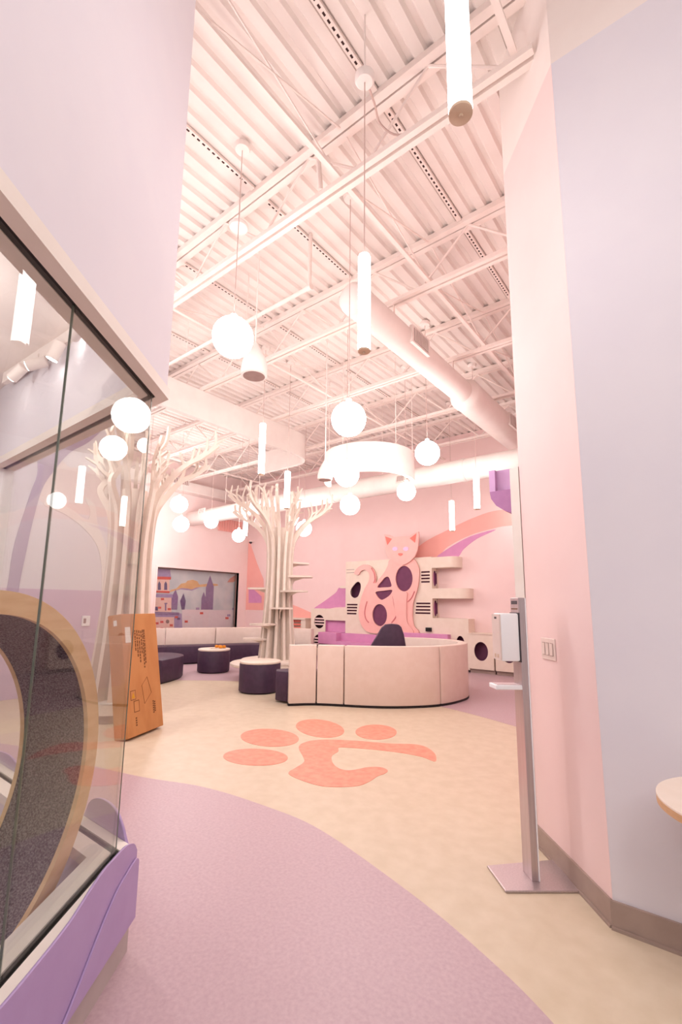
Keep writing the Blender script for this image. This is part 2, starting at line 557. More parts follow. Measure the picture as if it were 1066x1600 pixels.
# ---- walls
wall_back = MB().box((XL-.15, YB, 0), (PFX+.2, YB+.15, ZD)).build('wall_back', 'pink'); wall_back['kind'] = 'structure'
WY0, WY1, WZ0, WZ1 = 7.18, 10.10, .55, 2.45      # castle window opening
wl = MB().box((XL-.15, 4.1, 0), (XL, WY0, ZD)).box((XL-.15, WY1, 0), (XL, YB, ZD)).box((XL-.15, WY0, 0), (XL, WY1, WZ0)).box((XL-.15, WY0, WZ1), (XL, WY1, ZD))
wall_left = wl.build('wall_left', 'lit_pink'); wall_left['kind'] = 'structure'
XN = -8.3           # mural wall of the hall, nearer than the castle wall
wm = MB().box((XN-.15, -5, 0), (XN, 4.1, ZD)).box((XL-.15, 3.95, 0), (XN-.15, 4.1, ZD)).build('wall_mural', 'lilac'); wm['kind'] = 'structure'
MB().box((XN, -5, .0), (XN+.008, 4.1, 1.63)).build('painted_wainscot', 'lilac_low', wm)
wr = MB().box((PFX, PFY+.0, 0), (PFX+.15, YB, ZD)).build('wall_right', 'pink'); wr['kind'] = 'structure'
d = np.array([PFX-PCX, PFY-PCY]); d /= np.linalg.norm(d); nrm = np.array([d[1], -d[0]])*-1
if nrm @ np.array([-PCX, -PCY]) < 0: nrm = -nrm
# angled pink wall, pale band above the paint line
PZ = 4.69
poly = [(PCX, PCY), (PFX, PFY), (PFX+.14, PFY+.02), (PCX+.06, PCY+.14)]
wa = MB().prism([(*p, 0) for p in poly], (0, 0, PZ)).build('wall_angled', 'pink'); wa['kind'] = 'structure'
MB().prism([(*p, PZ) for p in poly], (0, 0, ZD-PZ)).build('upper_band', 'white', wa)
we = MB().box((PCX+.0005, PCY, 0), (4.6, PCY+.14, PZ)).build('wall_entry', 'lilac'); we['kind'] = 'structure'
MB().box((PCX+.0005, PCY, PZ), (4.6, PCY+.14, ZD)).build('upper_band', 'white', we)
# cove bases on the right
bb = MB().prism([(*(np.array(p)+q), .0) for p, q in (((PCX, PCY), nrm*.012), ((PFX, PFY), nrm*.012), ((PFX, PFY), nrm*0), ((PCX, PCY), nrm*0))], (0, 0, .115))
bb.prism([(*(np.array(p)+q), .0) for p, q in (((PCX, PCY), nrm*.022), ((PFX, PFY), nrm*.022), ((PFX, PFY), nrm*0), ((PCX, PCY), nrm*0))], (0, 0, .012))
b1 = bb.build('baseboard_right', 'base'); b1['kind'] = 'structure'
b2 = MB().box((PCX-.008, PCY-.014, 0), (4.6, PCY, .115)).box((PCX-.008, PCY-.024, 0), (4.6, PCY, .012)).build('baseboard_entry', 'base'); b2['kind'] = 'structure'
# white post closing the far end of the pink wall
tz = hz(804, 731, (PFX-.03, PFY+.02))
t1 = MB().prism([(PFX-.075, PFY+.035, 0), (PFX-.003, PFY-.005, 0), (PFX-.003, PFY+.13, 0), (PFX-.075, PFY+.13, 0)], (0, 0, tz)).build('trim_1', 'trim'); t1['kind'] = 'structure'

# ---- painted shapes on the far walls (thin paint films)


def yb3(q, off=.004): return (q[0], YB-off, q[1])


def paint(name, pts, m, parent, axis, off=.006, n=5, smooth=True):
    pp = spline(pts, n) if smooth else pts
    if axis == 'y':
        return plate(name, [tuple(q) for q in pp], [], off, lambda u, v, w_: (u, YB-w_, v), m, parent)
    k = XN/XL
    return plate(name, [(q[0]*k, H+(q[1]-H)*k) for q in pp], [], off, lambda u, v, w_: (XN+w_, u, v), m, parent)


paint('painted_arch', [(-6.1, 2.55), (-5.63, 2.98), (-4.92, 3.27), (-4.26, 3.50), (-3.65, 3.61), (-2.9, 3.50), (-2.0, 3.1), (-1.9, 2.75), (-2.7, 3.15), (-3.4, 3.23), (-3.81, 3.2), (-4.36, 3.09), (-4.93, 2.86), (-5.3, 2.58)], 'coral', wall_back, 'y')
paint('painted_sweep', [(-5.23, 2.60), (-4.93, 2.81), (-4.36, 3.06), (-3.74, 3.17), (-4.2, 2.99), (-4.53, 2.77), (-4.72, 2.58)], 'orchid', wall_back, 'y', .007)
paint('painted_sweep', [(-9.25, 1.30), (-8.81, 1.55), (-8.41, 1.78), (-8.25, 1.93), (-7.7, 1.95), (-7.7, 1.45), (-8.4, 1.37), (-8.73, 1.32)], 'orchid', wall_back, 'y', .007)
paint('painted_hill', [(-10.5, 1.53), (-9.9, 1.38), (-9.34, 1.21), (-8.9, 1.1), (-8.9, .4), (-10.5, .4)], 'coral', wall_back, 'y', .006, smooth=False)
paint('painted_wedge', [(XL+.01, 3.6), (XL+.09, 3.5), (-11.78, 2.78), (-11.44, 2.24), (-11.3, 1.25), (XL+.01, 1.25)], 'coral', wall_back, 'y', .006, smooth=False)
paint('painted_patch', [tuple(Yp(*p, YB)[[0, 2]]) for p in ((389, 918), (396, 920), (409, 932), (409, 942), (389, 942))], 'orchid', wall_back, 'y', .008, smooth=False)
paint('painted_trunk', [(3.59, .9), (3.62, 1.9), (3.65, 2.72), (3.85, 3.94), (3.94, 4.42), (3.88, 4.8), (3.70, 5.2), (3.75, 5.7), (4.15, 5.6), (4.65, 6.4), (5.3, 7.2), (5.75, 7.3), (5.65, 6.6), (5.35, 6.0), (5.0, 5.5), (4.6, 5.12), (4.29, 4.59), (4.07, 4.06), (3.95, 3.2), (3.90, 2.6), (3.84, 1.8), (3.84, .9)], 'mural_tree', wm, 'x', .014, 4)
paint('painted_crown', [(3.98, 3.9), (4.1, 4.5), (4.41, 4.86), (4.6, 4.74), (4.8, 4.78), (5.0, 4.70), (5.2, 4.85), (5.4, 4.76), (5.5, 4.80), (5.75, 4.47), (5.85, 3.9), (5.6, 3.65), (5.05, 3.62), (4.4, 3.66)], 'mural_blush', wm, 'x', .004, 4)
paint('painted_trunk', [(5.7, .9), (5.68, 1.7), (5.6, 2.43), (5.43, 2.91), (5.08, 3.28), (4.61, 3.56), (4.17, 3.69), (4.22, 3.84), (4.74, 3.71), (5.14, 3.5), (5.2, 3.75), (5.05, 4.05), (5.31, 3.89), (5.42, 3.41), (5.66, 2.93), (5.80, 2.45), (5.95, 1.71), (6.0, .9)], 'mural_white', wm, 'x', .014, 4)

# ---- window_1: castle mural behind the glass of a wide wall opening
win1 = struct('window_1')
fr = MB()
for a, b in (((WY0-.05, WZ1), (WY1+.05, WZ1+.05)), ((WY0-.05, WZ0-.05), (WY1+.05, WZ0))): fr.box((XL-.15, a[0], a[1]), (XL+.015, b[0], b[1]))
fr.box((XL-.15, WY0-.05, WZ0), (XL+.015, WY0, WZ1)).box((XL-.15, WY1, WZ0), (XL+.015, WY1+.05, WZ1))
fr.build('frame', 'lit_pink', win1)
MB().box((XL-.14, WY1-.03, WZ0), (XL-.10, WY1, WZ1)).box((XL-.14, WY0, WZ1-.03), (XL-.10, WY1, WZ1)).build('channel', 'grille', win1)
MB().box((XL-.125, WY0, WZ0), (XL-.115, WY1-.03, WZ1-.03)).build('glass_pane', 'glass', win1)
XM = XL-.20
MB().box((XM-.05, WY0-.6, WZ0-.4), (XM, WY1+.6, WZ1+.4)).build('mural_board', 'sky_print', win1)
for ya in (WY0-.62, WY1+.58):
    MB().box((XM, ya, WZ0-.4), (XL-.15, ya+.04, WZ1+.4)).build('side_board', 'sky_print', win1)
MB().box((XM, WY0-.6, WZ0-.42), (XL-.15, WY1+.6, WZ0-.38)).build('floor_board', 'castle_pale', win1)
U0 = Xp(246, 886, XM)[1]


def mp(px, py):
    q = Xp(px, py, XM); return (q[1], q[2])


def mshape(name, pts, m, lift=.004):
    return plate(name, [mp(235+u/6.6625, 870+v/6.6625) for u, v in pts], [], lift, lambda u, v, w_: (XM+w_, u, v), m, win1)


mshape('painted_cloud', [(200, 370), (210, 345), (270, 330), (320, 280), (370, 270), (385, 250), (440, 238), (490, 255), (510, 290), (560, 285), (620, 275), (700, 285), (705, 300), (640, 305), (560, 312), (500, 315), (430, 345), (370, 335), (320, 330), (260, 350)], 'cloud')
mshape('painted_cloud', [(260, 352), (320, 325), (380, 330), (430, 340), (480, 320), (520, 318), (430, 352), (370, 345), (320, 340)], 'castle_lilac', .005)
mshape('painted_cloud', [(800, 265), (830, 225), (870, 200), (915, 180), (915, 240), (860, 265)], 'cloud_pink')
mshape('painted_rampart', [(330, 555), (360, 548), (500, 552), (535, 555), (535, 540), (565, 540), (565, 555), (600, 555), (600, 538), (630, 538), (630, 555), (920, 555), (960, 800), (330, 800)], 'castle_pale')
mshape('painted_base', [(0, 575), (325, 590), (335, 800), (0, 820)], 'castle_lilac', .005)
mshape('painted_wall', [(0, 625), (245, 628), (245, 800), (0, 820)], 'castle_pink', .008)
mshape('painted_wall', [(30, 425), (220, 425), (220, 585), (30, 580)], 'castle_pink', .006)
mshape('painted_tower', [(65, 230), (200, 235), (195, 370), (55, 365)], 'castle_pink', .008)
mshape('painted_roof', [(60, 215), (85, 100), (200, 100), (215, 215)], 'castle_lilac', .007)
for (pts, l) in (([(60, 205), (215, 210), (212, 238), (62, 235)], .010), ([(45, 352), (200, 358), (198, 378), (45, 372)], .010)):
    mshape('painted_trim', pts, 'castle_red', l)
mshape('painted_ledge', [(45, 385), (230, 390), (230, 425), (45, 420)], 'castle_lilac', .009)
mshape('painted_ledge', [(20, 570), (300, 580), (300, 608), (20, 602)], 'castle_purple', .009)
for u in (92, 158):
    mshape('painted_window', [(u-16, 345), (u-14, 280), (u, 255), (u+14, 280), (u+16, 345)], 'castle_dark', .011)
for pts, m in (([(215, 550), (220, 420), (262, 340), (288, 415), (278, 550)], 'castle_purple'), ([(325, 550), (310, 460), (345, 380), (368, 460), (355, 550)], 'castle_dark'),
               ([(528, 550), (532, 430), (556, 365), (578, 430), (576, 550)], 'castle_purple'), ([(572, 550), (578, 320), (622, 195), (660, 310), (650, 550)], 'castle_purple')):
    mshape('painted_spire', pts, m, .006)
for u, v, m in ((125, 440, 'castle_red'), (195, 545, 'castle_red'), (95, 530, 'castle_red'), (270, 628, 'castle_red'), (68, 692, 'castle_red'), (118, 678, 'castle_red'), (216, 712, 'castle_red'), (372, 674, 'castle_red'), (532, 587, 'castle_red'), (796, 638, 'castle_red'), (815, 610, 'castle_lilac'), (293, 645, 'castle_dark'), (118, 748, 'castle_red'), (492, 540, 'castle_lilac'), (868, 542, 'castle_lilac')):
    mshape('painted_brick', [(u-16, v-11), (u+16, v-11), (u+16, v+11), (u-16, v+11)], m, .012)
mshape('painted_window', [(50, 520), (75, 520), (78, 560), (50, 560)], 'castle_dark', .010)
mshape('painted_medallion', ell(177, 674, 18, 20), 'grille', .011)
mshape('painted_door', [(140, 800), (145, 755), (170, 735), (200, 750), (208, 800)], 'paper', .011)
mshape('painted_cross', [(145, 480), (175, 480), (175, 492), (165, 492), (165, 560), (150, 560), (150, 492), (145, 492)], 'castle_purple', .010)

# ================================================================ GLAZED NOOK (left foreground)
g0 = np.array([-2.063, 1.208]); Lt = np.array([.629, -.777]); Ln = np.array([.777, .629])


def LP(s, off, z=None):
    p = g0+Lt*s+Ln*off
    return (p[0], p[1]) if z is None else (p[0], p[1], z)


WO, WI = 1.173, 1.045             # outer and inner face of the far nook wall
Cn = LP(.045, 0); Ci = LP(.104, -.13)
SE, XW = 2.7, -4.25


def Lstrip(o0, o1, z0, z1, s1=SE):
    """strip of the left wall between two offsets, mitred into the far wall"""
    def sm(o): return .045+(-o)*.4538     # mitre
    P = [LP(sm(o0), o0), LP(s1, o0), LP(s1, o1), LP(sm(o1), o1)]
    return MB().prism([(*p, z0) for p in P], (0, 0, z1-z0))


def Xstrip(o0, o1, z0, z1, x1=XW):
    def pt(o): return LP(.045+(-o)*.4538, o)
    a, b = pt(o0), pt(o1)
    return MB().prism([(*a, z0), (x1, a[1], z0), (x1, b[1], z0), (*b, z0)], (0, 0, z1-z0))


wf = Lstrip(0, -.13, 2.475, ZD).build('wall_front', 'lilac'); wf['kind'] = 'structure'
wn = Xstrip(0, -.13, 2.475, ZD, -5.6).build('wall_nook', 'lilac'); wn['kind'] = 'structure'
wfb = Lstrip(-.012, -.12, 0, .345).build('wall_front_base', 'lilac'); wfb['kind'] = 'structure'
wnb = Xstrip(-.012, -.12, 0, .345).build('wall_nook_base', 'lilac'); wnb['kind'] = 'structure'
bf = Lstrip(.004, -.012, 0, .125).build('baseboard_front', 'grey_base'); bf['kind'] = 'structure'
bn = Xstrip(.004, -.012, 0, .125).build('baseboard_nook', 'grey_base'); bn['kind'] = 'structure'
nc = MB().prism([(*Ci, 3.07), (*LP(SE, -.13), 3.07), (LP(SE, -.13)[0]-4.5, -1.5, 3.07), (-5.6, WI-.002, 3.07)], (0, 0, .06)).build('ceiling_nook', 'deck'); nc['kind'] = 'structure'
win2 = struct('window_2'); win3 = struct('window_3')
for S, win in ((Lstrip, win2), (Xstrip, win3)):
    S(.010, -.046, 2.42, 2.475).build('head_trim', 'trim', win)
    S(-.079, -.135, 2.42, 2.475).build('head_trim', 'trim', win)
    S(-.046, -.079, 2.424, 2.475).build('glazing_channel', 'black', win)
    S(.006, -.046, .345, .39).build('sill', 'trim', win)
    S(-.079, -.16, .345, .39).build('sill', 'trim', win)
    S(-.046, -.079, .345, .384).build('glazing_channel', 'black', win)
S2 = .768


def pane(P, Q, n, z0, z1, win):
    P, Q = np.array(P), np.array(Q)
    MB().prism([(*P, z0), (*Q, z0), (*(Q+n*.01), z0), (*(P+n*.01), z0)], (0, 0, z1-z0)).build('glass_pane', 'glass', win)


gc = LP(.045+.062*.4538, -.062)
def goff(s): return -.067+.0044*(s-.08)      # the glazing sits a hair out of parallel in its channel


pane(LP(.082, goff(.082)), LP(S2-.003, goff(S2)), Ln, .384, 2.43, win2)
pane(LP(S2+.003, goff(S2)), LP(SE, goff(SE)), Ln, .384, 2.43, win2)
pane((gc[0]-.02, gc[1]-.005), (-4.15, gc[1]-.005), np.array([0, 1.0]), .384, 2.43, win3)
for s in (S2,):
    MB().prism([LP(s-.0015, -.066, .384), LP(s+.0015, -.066, .384), LP(s+.0015, -.059, .384), LP(s-.0015, -.059, .384)], (0, 0, 2.046)).build('pane_edge', 'gedge', win2)
MB().prism([(*LP(.076, -.062), .384), (*LP(.0785, -.062), .384), (*LP(.0785, -.058), .384), (*LP(.076, -.058), .384)], (0, 0, 2.046)).build('pane_edge', 'gedge', win2)
MB().box((-4.26, WI-.02, .0), (-4.14, WO, 2.42)).build('jamb', 'plastic', win3)
MB().box((-4.33, WI+.02, .0), (-4.26, WO-.02, 2.475)).build('gasket', 'smoke', win3)
dr = MB().box((-5.3, WI, 0), (-4.33, WO-.03, 2.475)).build('door_1', 'plastic'); dr['kind'] = 'structure'
MB().tube([(-4.42, WI-.05, .95), (-4.42, WI-.05, 1.15)], .012).tube([(-4.42, WI-.05, .97), (-4.42, WI, .97)], .008).tube([(-4.42, WI-.05, 1.13), (-4.42, WI, 1.13)], .008).build('handle', 'grey_eye', dr)

# wavy laminate panels below the sill
wave = [(.052, .387), (.085, .425), (.135, .447), (.19, .457), (.271, .459), (.35, .460), (.42, .450), (.516, .428), (.576, .418), (.704, .412), (.882, .413), (1.1, .43), (1.4, .46), (1.8, .44), (2.3, .40), (2.6, .41)]


def sill_panel(name, top, z0, off, th, m, label):
    tp = spline(top, 6, False)
    poly = [tuple(q) for q in tp]+[(top[-1][0], z0), (top[0][0], z0)]
    o = plate(name, poly, [], th, lambda s, z, w_: LP(s, off+w_, z), m)
    return tag(o, label, 'panel')


sill_panel('wave_panel', wave, .128, .010, .010, 'purple', 'lilac wave-topped panel mounted under the long glass sill, taller back layer')
sill_panel('wave_panel', [(.045, .345), (.074, .364), (.16, .352), (.247, .332), (.358, .273), (.447, .215), (.536, .158), (.58, .134)], .128, .021, .008, 'purple', 'lower lilac panel with a falling curved edge, nearest the floor corner')
pts = [(-2.05, .33), (-2.11, .38), (-2.16, .44), (-2.22, .485), (-2.30, .503), (-2.40, .497), (-2.48, .46), (-2.56, .36), (-2.8, .3), (-3.2, .36), (-3.6, .46), (-4.1, .40)]
o = plate('wave_panel', [tuple(q) for q in spline(pts, 6, False)]+[(-4.1, .128), (-2.05, .128)], [], .012, lambda x, z, w_: (x, WO+.008+w_, z), 'purple')
tag(o, 'lilac rounded panel on the far side of the glass corner', 'panel')

# ---- cat wheel behind the glass
PHI = 2.163
wc = np.array([-1.887, .535, .79]); ea = np.array([math.cos(PHI), math.sin(PHI), 0]); en = np.array([-math.sin(PHI), math.cos(PHI), 0])
wheel = thing('exercise_ring', 'big round plywood cat exercise wheel lined with grey carpet, behind the glass', 'exercise ring', (wc[0], wc[1], 0))


def wring(r0, r1, d0, d1, m, name, seg=96):
    b = MB()
    vs, fs = [], []
    for i in range(seg):
        t = 2*PI*i/seg
        e = ea*math.cos(t)+np.array([0, 0, 1])*math.sin(t)
        for (r, d) in ((r0, d0), (r1, d0), (r1, d1), (r0, d1)): vs.append(wc+e*r+en*d)
    for i in range(seg):
        j = (i+1) % seg
        for k in range(4): fs.append((4*i+k, 4*i+(k+1) % 4, 4*j+(k+1) % 4, 4*j+k))
    return b.add(vs, fs).build(name, m, wheel, True)


wring(.590, .670, 0, .018, 'ply', 'rim')
wring(.590, .670, .297, .315, 'ply', 'rim')
wring(.605, .622, .018, .297, 'ply_edge', 'drum')
wring(.592, .605, .016, .299, 'carpet', 'carpet_tread')
for s in (-.30, .30):
    b = MB().obox(wc+ea*s+en*.16+np.array([0, 0, -.79+.10]), ea*.05, en*.26, (0, 0, .10))
    b.build('cradle', 'ply', wheel)
MB().obox(wc+en*.16+np.array([0, 0, -.79+.03]), ea*.42, en*.05, (0, 0, .03)).build('base_rail', 'ply', wheel)

# ---- track light in the nook
trk = [Zp(8, 592, 3.03), Zp(140, 507, 3.03)]
tr = thing('track_light', 'white ceiling track with four small spotlights seen through the glass', 'track light', tuple(trk[0][:2])+(3.07,))
dv = trk[1]-trk[0]; dv /= np.linalg.norm(dv); sv = np.cross(dv, (0, 0, 1))
MB().obox((trk[0]+trk[1])/2, dv*np.linalg.norm(trk[1]-trk[0])*.5, sv*.016, (0, 0, .04)).build('track', 'white', tr)
for (hx, hy, dr_) in ((28, 582, (-.8, -.3, -.6)), (58, 568, (-.5, -.6, -.35)), (88, 548, (-.3, -.2, -.9)), (120, 517, (-.9, .1, -.15))):
    p = Zp(hx, hy, 2.93)
    d = np.array(dr_, float); d /= np.linalg.norm(d)
    hd = MB().lathe([(.028, -.06), (.034, -.055), (.034, .06), (.030, .06)], p, 20, d).build('spot_head', 'white', tr, True)
    MB().lathe([(.0295, .0), (.0295, .004)], p+d*.059, 20, d).build('lens', 'spot', hd)
    MB().tube([p, (p[0], p[1], 3.0)], .007).build('stem', 'white', hd)

# ================================================================ LAMPS


def canopy(b, x, y, z=ZD): b.lathe([(.065, -.045), (.075, -.02), (.075, 0)], (x, y, z), 20)


def globe_pendant(px, py, rpx, r, label, ztop=None, P=None, gm='globe_glow'):
    if P is None: P = Dp(px, py, r*FPX/rpx)
    g = thing('globe_pendant', label, 'pendant lamp', tuple(P), 'frosted globe pendants')
    b = MB()
    n = 20
    b.lathe([(max(r*math.sin(PI*i/n), .002), -r*math.cos(PI*i/n)) for i in range(n+1)], P, 32)
    b.build('globe', gm, g, True)
    MB().tube([(P[0], P[1], P[2]+r), (P[0], P[1], ztop or ZD)], .004, 6).build('cord', 'cord', g)
    c = MB(); canopy(c, P[0], P[1], ztop or ZD); c.build('canopy', 'white', g, True)
    MB().lathe([(.03, r-.01), (.03, r+.035), (.012, r+.05)], P, 16).build('cap', 'white', g, True)


GL = [(364, 527, 31.5, .174, 'large globe pendant at upper left, overlapping the big bell-shaped speaker'),
      (545, 655, 27, .165, 'globe pendant straight below the long centre tube lamp'),
      (542, 741, 19.5, .174, 'globe pendant right of the small bell speaker, middle of the centre column of three'),
      (547, 789, 15.5, .174, 'lowest globe of the centre column, above the left of the cat head'),
      (475, 826, 12, .174, 'small globe pendant hanging just right of the middle board tree'),
      (635, 768, 14.5, .158, 'globe pendant above the cat head, in front of the back duct'),
      (668, 708, 19, .174, 'globe pendant right of the curved fascia, rightmost of the globes'),
      (280, 788, 13, .2, 'upper globe of the stacked pair above the castle window'),
      (283, 819, 12, .2, 'lower globe of the stacked pair above the castle window'),
      (330, 815, 10.5, .165, 'small globe pendant over the middle of the castle window, by the duct end'),
      (373, 837, 10, .15, 'small low globe pendant over the right end of the castle window'),
      (228, 805, 14, .185, 'globe pendant cut by the glass edge, left of the castle window pair')
      ]
for a in GL: globe_pendant(*a[:4], a[4])
globe_pendant(0, 0, 0, .174, 'globe pendant hidden behind the white post, seen only mirrored in the glass at far left', None, np.array([-3.01, 10.0, 3.53]), 'dim_glow')


def tube_pendant(px, y0, y1, wpx, dia, label, ztop=ZD, big=1.0):
    if True:
        P = Dp(px, y1, dia*FPX/wpx)
        z1 = hz(px, y0, P)
    r = dia/2
    g = thing('tube_pendant', label, 'pendant lamp', tuple(P), 'frosted tube pendants')
    MB().lathe([(r*.98, .012), (r, .02), (r, z1-P[2]-.01), (r*.9, z1-P[2])], P, 28).build('tube', 'glow', g, True)
    MB().lathe([(r*.93, 0), (r*.99, .002), (r*.99, .013)], P, 28).lathe([(.008, -.01), (.008, 0)], P, 10).build('end_cap', 'cap', g, True)
    MB().tube([(P[0], P[1], z1), (P[0], P[1], ZD)], .004, 6).build('cord', 'cord', g)
    c = MB()
    c.lathe([(.055*big, -.05), (.07*big, -.03), (.07*big, 0)], (P[0], P[1], ztop), 24)
    if ztop < ZD: c.lathe([(.007, 0), (.007, ZD-ztop)], (P[0], P[1], ztop), 10)
    c.build('canopy', 'white', g, True)


TL = [(720, -60, 180, 37, .086, 'largest bright tube lamp, cut off by the top edge'),
      (569, 400, 550, 19.5, .0788, 'long tube lamp in the centre under the duct end, on a thin dark cord', 5.09, 1.0),
      (408, 662, 742, 9.5, .096, 'tube lamp right of the big bell speaker, above the middle tree'),
      (448, 737, 795, 9, .096, 'tube lamp hanging in front of the middle board tree crown'),
      (707, 783, 830, 7.5, .096, 'lower tube lamp of two right of the cat head'),
      (746, 738, 796, 9, .096, 'upper right tube lamp beside the purple deck'),
      (383, 800, 838, 6.5, .096, 'small faint tube lamp left of the middle tree crown')]
for a in TL: tube_pendant(*a)

def bell(px, py, dd, s, label):
    P = Dp(px, py, dd)
    g = thing('bell_speaker', label, 'speaker', tuple(P), 'bell-shaped pendant speakers')
    k = s
    MB().lathe([(.135*k, .0), (.15*k, .01*k), (.152*k, .10*k), (.14*k, .18*k), (.10*k, .28*k), (.05*k, .37*k), (.028*k, .41*k), (.02*k, .43*k)], P, 32).build('housing', 'duct', g, True)
    MB().lathe([(.125*k, -.003), (.125*k, .0)], P, 32).build('grille', 'grille', g)
    MB().tube([(P[0], P[1], P[2]+.42*k), (P[0], P[1], ZD)], .008, 6).build('hanger', 'white', g)


bell(397, 588, 5.2, .96, 'large white bell-shaped speaker beside the biggest globe')
bell(508, 750, 7.0, .73, 'small white bell-shaped speaker hanging by the curved fascia')
bell(403, 824, 10.6, .7, 'tiny far white bell speaker left of the middle tree trunk')

# smoke detector disc hung from the joists, security camera
P = Zp(373, 357, 5.0)
d = thing('hanging_disc', 'flat white disc detector hanging below the joists at upper left', 'detector', tuple(P))
MB().lathe([(.085, 0), (.092, .01), (.092, .03), (.06, .045), (.02, .05)], P, 28).build('housing', 'duct', d, True)
MB().tube([(P[0], P[1], P[2]+.05), (P[0], P[1], ZD)], .007, 6).build('stem', 'white', d)
P = np.array([XL+.25, YB-.12, 3.50])
sc = thing('security_camera', 'tiny dark dome camera in the far wall corner', 'camera', tuple(P))
MB().lathe([(.02, -.06), (.05, -.03), (.055, 0)], P, 16).build('dome', 'smoke', sc, True)
MB().lathe([(.06, 0), (.06, .03)], P, 16).box((P[0]-.02, P[1], P[2]+.0), (P[0]+.02, YB, P[2]+.03)).build('bracket', 'white', sc)

# ================================================================ DUCTS, PIPES, FASCIAS


def grille_box(c, u, v, n, su, sv, parent, bars=8, m='grille'):
    c, u, v, n = [np.array(q, float) for q in (c, u, v, n)]
    f = MB().obox(c, u*su, v*sv, n*.02).build('register', 'duct', parent)
    b = MB()
    MB().obox(c+n*.021, u*su*.82, v*sv*.76, n*.002).build('opening', m, f)
    for i in range(bars):
        t = -1+2*(i+.5)/bars
        b.obox(c+n*.026+u*su*.82*t, u*su*.82/bars*.3, v*sv*.76, n*.004)
    b.build('blades', 'duct', f, kind='stuff')


dx, dz = -2.70, 4.63
ys, yc = 3.56, 6.36
dk = thing('spiral_duct', 'round white duct running under the joists from the centre to the right wall', 'duct', (dx, ys, dz))
MB().lathe([(.02, -.06), (.10, -.05), (.15, -.02), (.168, .03), (.168, .06), (.172, .06), (.172, .09), (.168, .09), (.168, yc-ys)], (dx, ys, dz), 40, (0, 1, 0)).build('duct_run', 'duct', dk, True)
MB().lathe([(.172, -.03), (.225, .05), (.242, .10), (.242, .16)], (dx, yc, dz), 40, (0, 1, 0)).build('collar', 'duct', dk, True)
MB().lathe([(.236, .16), (.236, YB-yc-.02)], (dx, yc, dz), 40, (0, 1, 0)).build('duct_run', 'duct', dk, True)
for yj in (4.405, 6.05, 7.695, 9.34):
    rr = .17 if yj < yc else .24
    MB().box((dx-.008, yj-.015, dz+rr-.01), (dx+.008, yj+.015, ZB+.01)).build('hanger', 'steel_white', dk)
for yy, rr in ((4.75, .168), (8.0, .236)):
    grille_box((dx+rr*.96, yy, dz+.01), (0, 1, 0), (0, 0, 1), (1, 0, 0), .22, .11, dk, 12)
D2y, D2z, D2r = 7.98, 3.92, .208
d2 = thing('spiral_duct', 'long round white duct crossing low in front of the back wall', 'duct', (-6.5, D2y, D2z))
x0 = -12.02
MB().lathe([(.05, -.03), (.17, -.02), (D2r, .03), (D2r, x0*-1+PFX)], (x0, D2y, D2z), 40, (1, 0, 0)).build('duct_run', 'duct', d2, True)
for xx in (-7.9, -6.5, -3.4):
    MB().lathe([(D2r+.006, -.05), (D2r+.012, 0), (D2r+.006, .05)], (xx, D2y, D2z), 40, (1, 0, 0)).build('seam_band', 'duct', d2, True)
for xx in (-10.4, -7.6, -5.2, -2.4):
    MB().tube([(xx, D2y, D2z+D2r-.01), (xx, D2y, ZD)], .006, 6).build('hanger', 'steel_white', d2)
q = Yp(634, 747, D2y-.19)
for k in (-.11, .11): grille_box((q[0]+k, D2y-.2, q[2]), (1, 0, 0), (0, .2, 1), (0, -1, .2), .10, .075, d2, 5)
q = Yp(316, 799, D2y-.19)
grille_box((q[0], D2y-.2, q[2]), (1, 0, 0), (0, .2, 1), (0, -1, .2), .14, .08, d2, 6)
d3 = thing('box_duct', 'boxy white duct along the top of the left wall', 'duct', (XL+.2, 7, 4.7))
MB().box((XL+.003, 4.56, 4.70), (XL+.36, YB-.01, 5.0)).build('duct_run', 'duct', d3, bevel=.02)
q = Xp(281, 751, XL+.36)
for k in (-.17, .17): grille_box((XL+.36, q[1]+k, q[2]-.02), (0, 1, 0), (0, 0, 1), (1, 0, 0), .15, .10, d3, 4)
q = Xp(360, 822, XL+.02)
lv = thing('wall_louver', 'pink slatted louver high on the left wall near the corner', 'vent', (XL, q[1], q[2]-.2))
MB().box((XL+.002, q[1]-.48, q[2]-.2), (XL+.03, q[1]+.48, q[2]+.2)).build('frame', 'cat', lv)
for i in range(9): MB().box((XL+.03, q[1]-.44+.1*i, q[2]-.19), (XL+.06, q[1]-.395+.1*i, q[2]+.19)).build('blade', 'coral', lv)

# curved hanging fascias
path = resample([(-6.48, 1.6), (-6.48, 6.75)], .3)+[np.array([-6.48-.55*(1-math.cos(t)), 6.75+.55*math.sin(t)]) for t in np.linspace(.12, PI/2, 10)]+[np.array([-8.2, 7.3])]
fa = ribbon(path, .07, 4.49, ZB-.004, 1).build('hanging_fascia', 'duct', None, True)
tag(fa, 'long straight white fascia hung under the joists, curving away at its far end', 'fascia')
dc = Dp(577, 712, 8.4); zt_, zb_ = Dp(577, 689, 7.6)[2], Dp(577, 737, 7.6)[2]
path = [np.array([dc[0]+.80*math.cos(t), dc[1]+.0+.80*math.sin(t)]) for t in np.linspace(math.radians(195), math.radians(400), 40)]
fb = thing('round_fascia', 'short drum-shaped white fascia above the back duct', 'fascia', (dc[0], dc[1], zb_))
ribbon(path, .06, zb_, zt_, 1).build('band', 'duct', fb, True)
for t in (200, 270, 340, 390):
    a = math.radians(t)
    MB().tube([(dc[0]+.77*math.cos(a), dc[1]+.77*math.sin(a), zt_-.02), (dc[0]+.77*math.cos(a), dc[1]+.77*math.sin(a), ZD)], .006, 6).build('hanger', 'steel_white', fb)

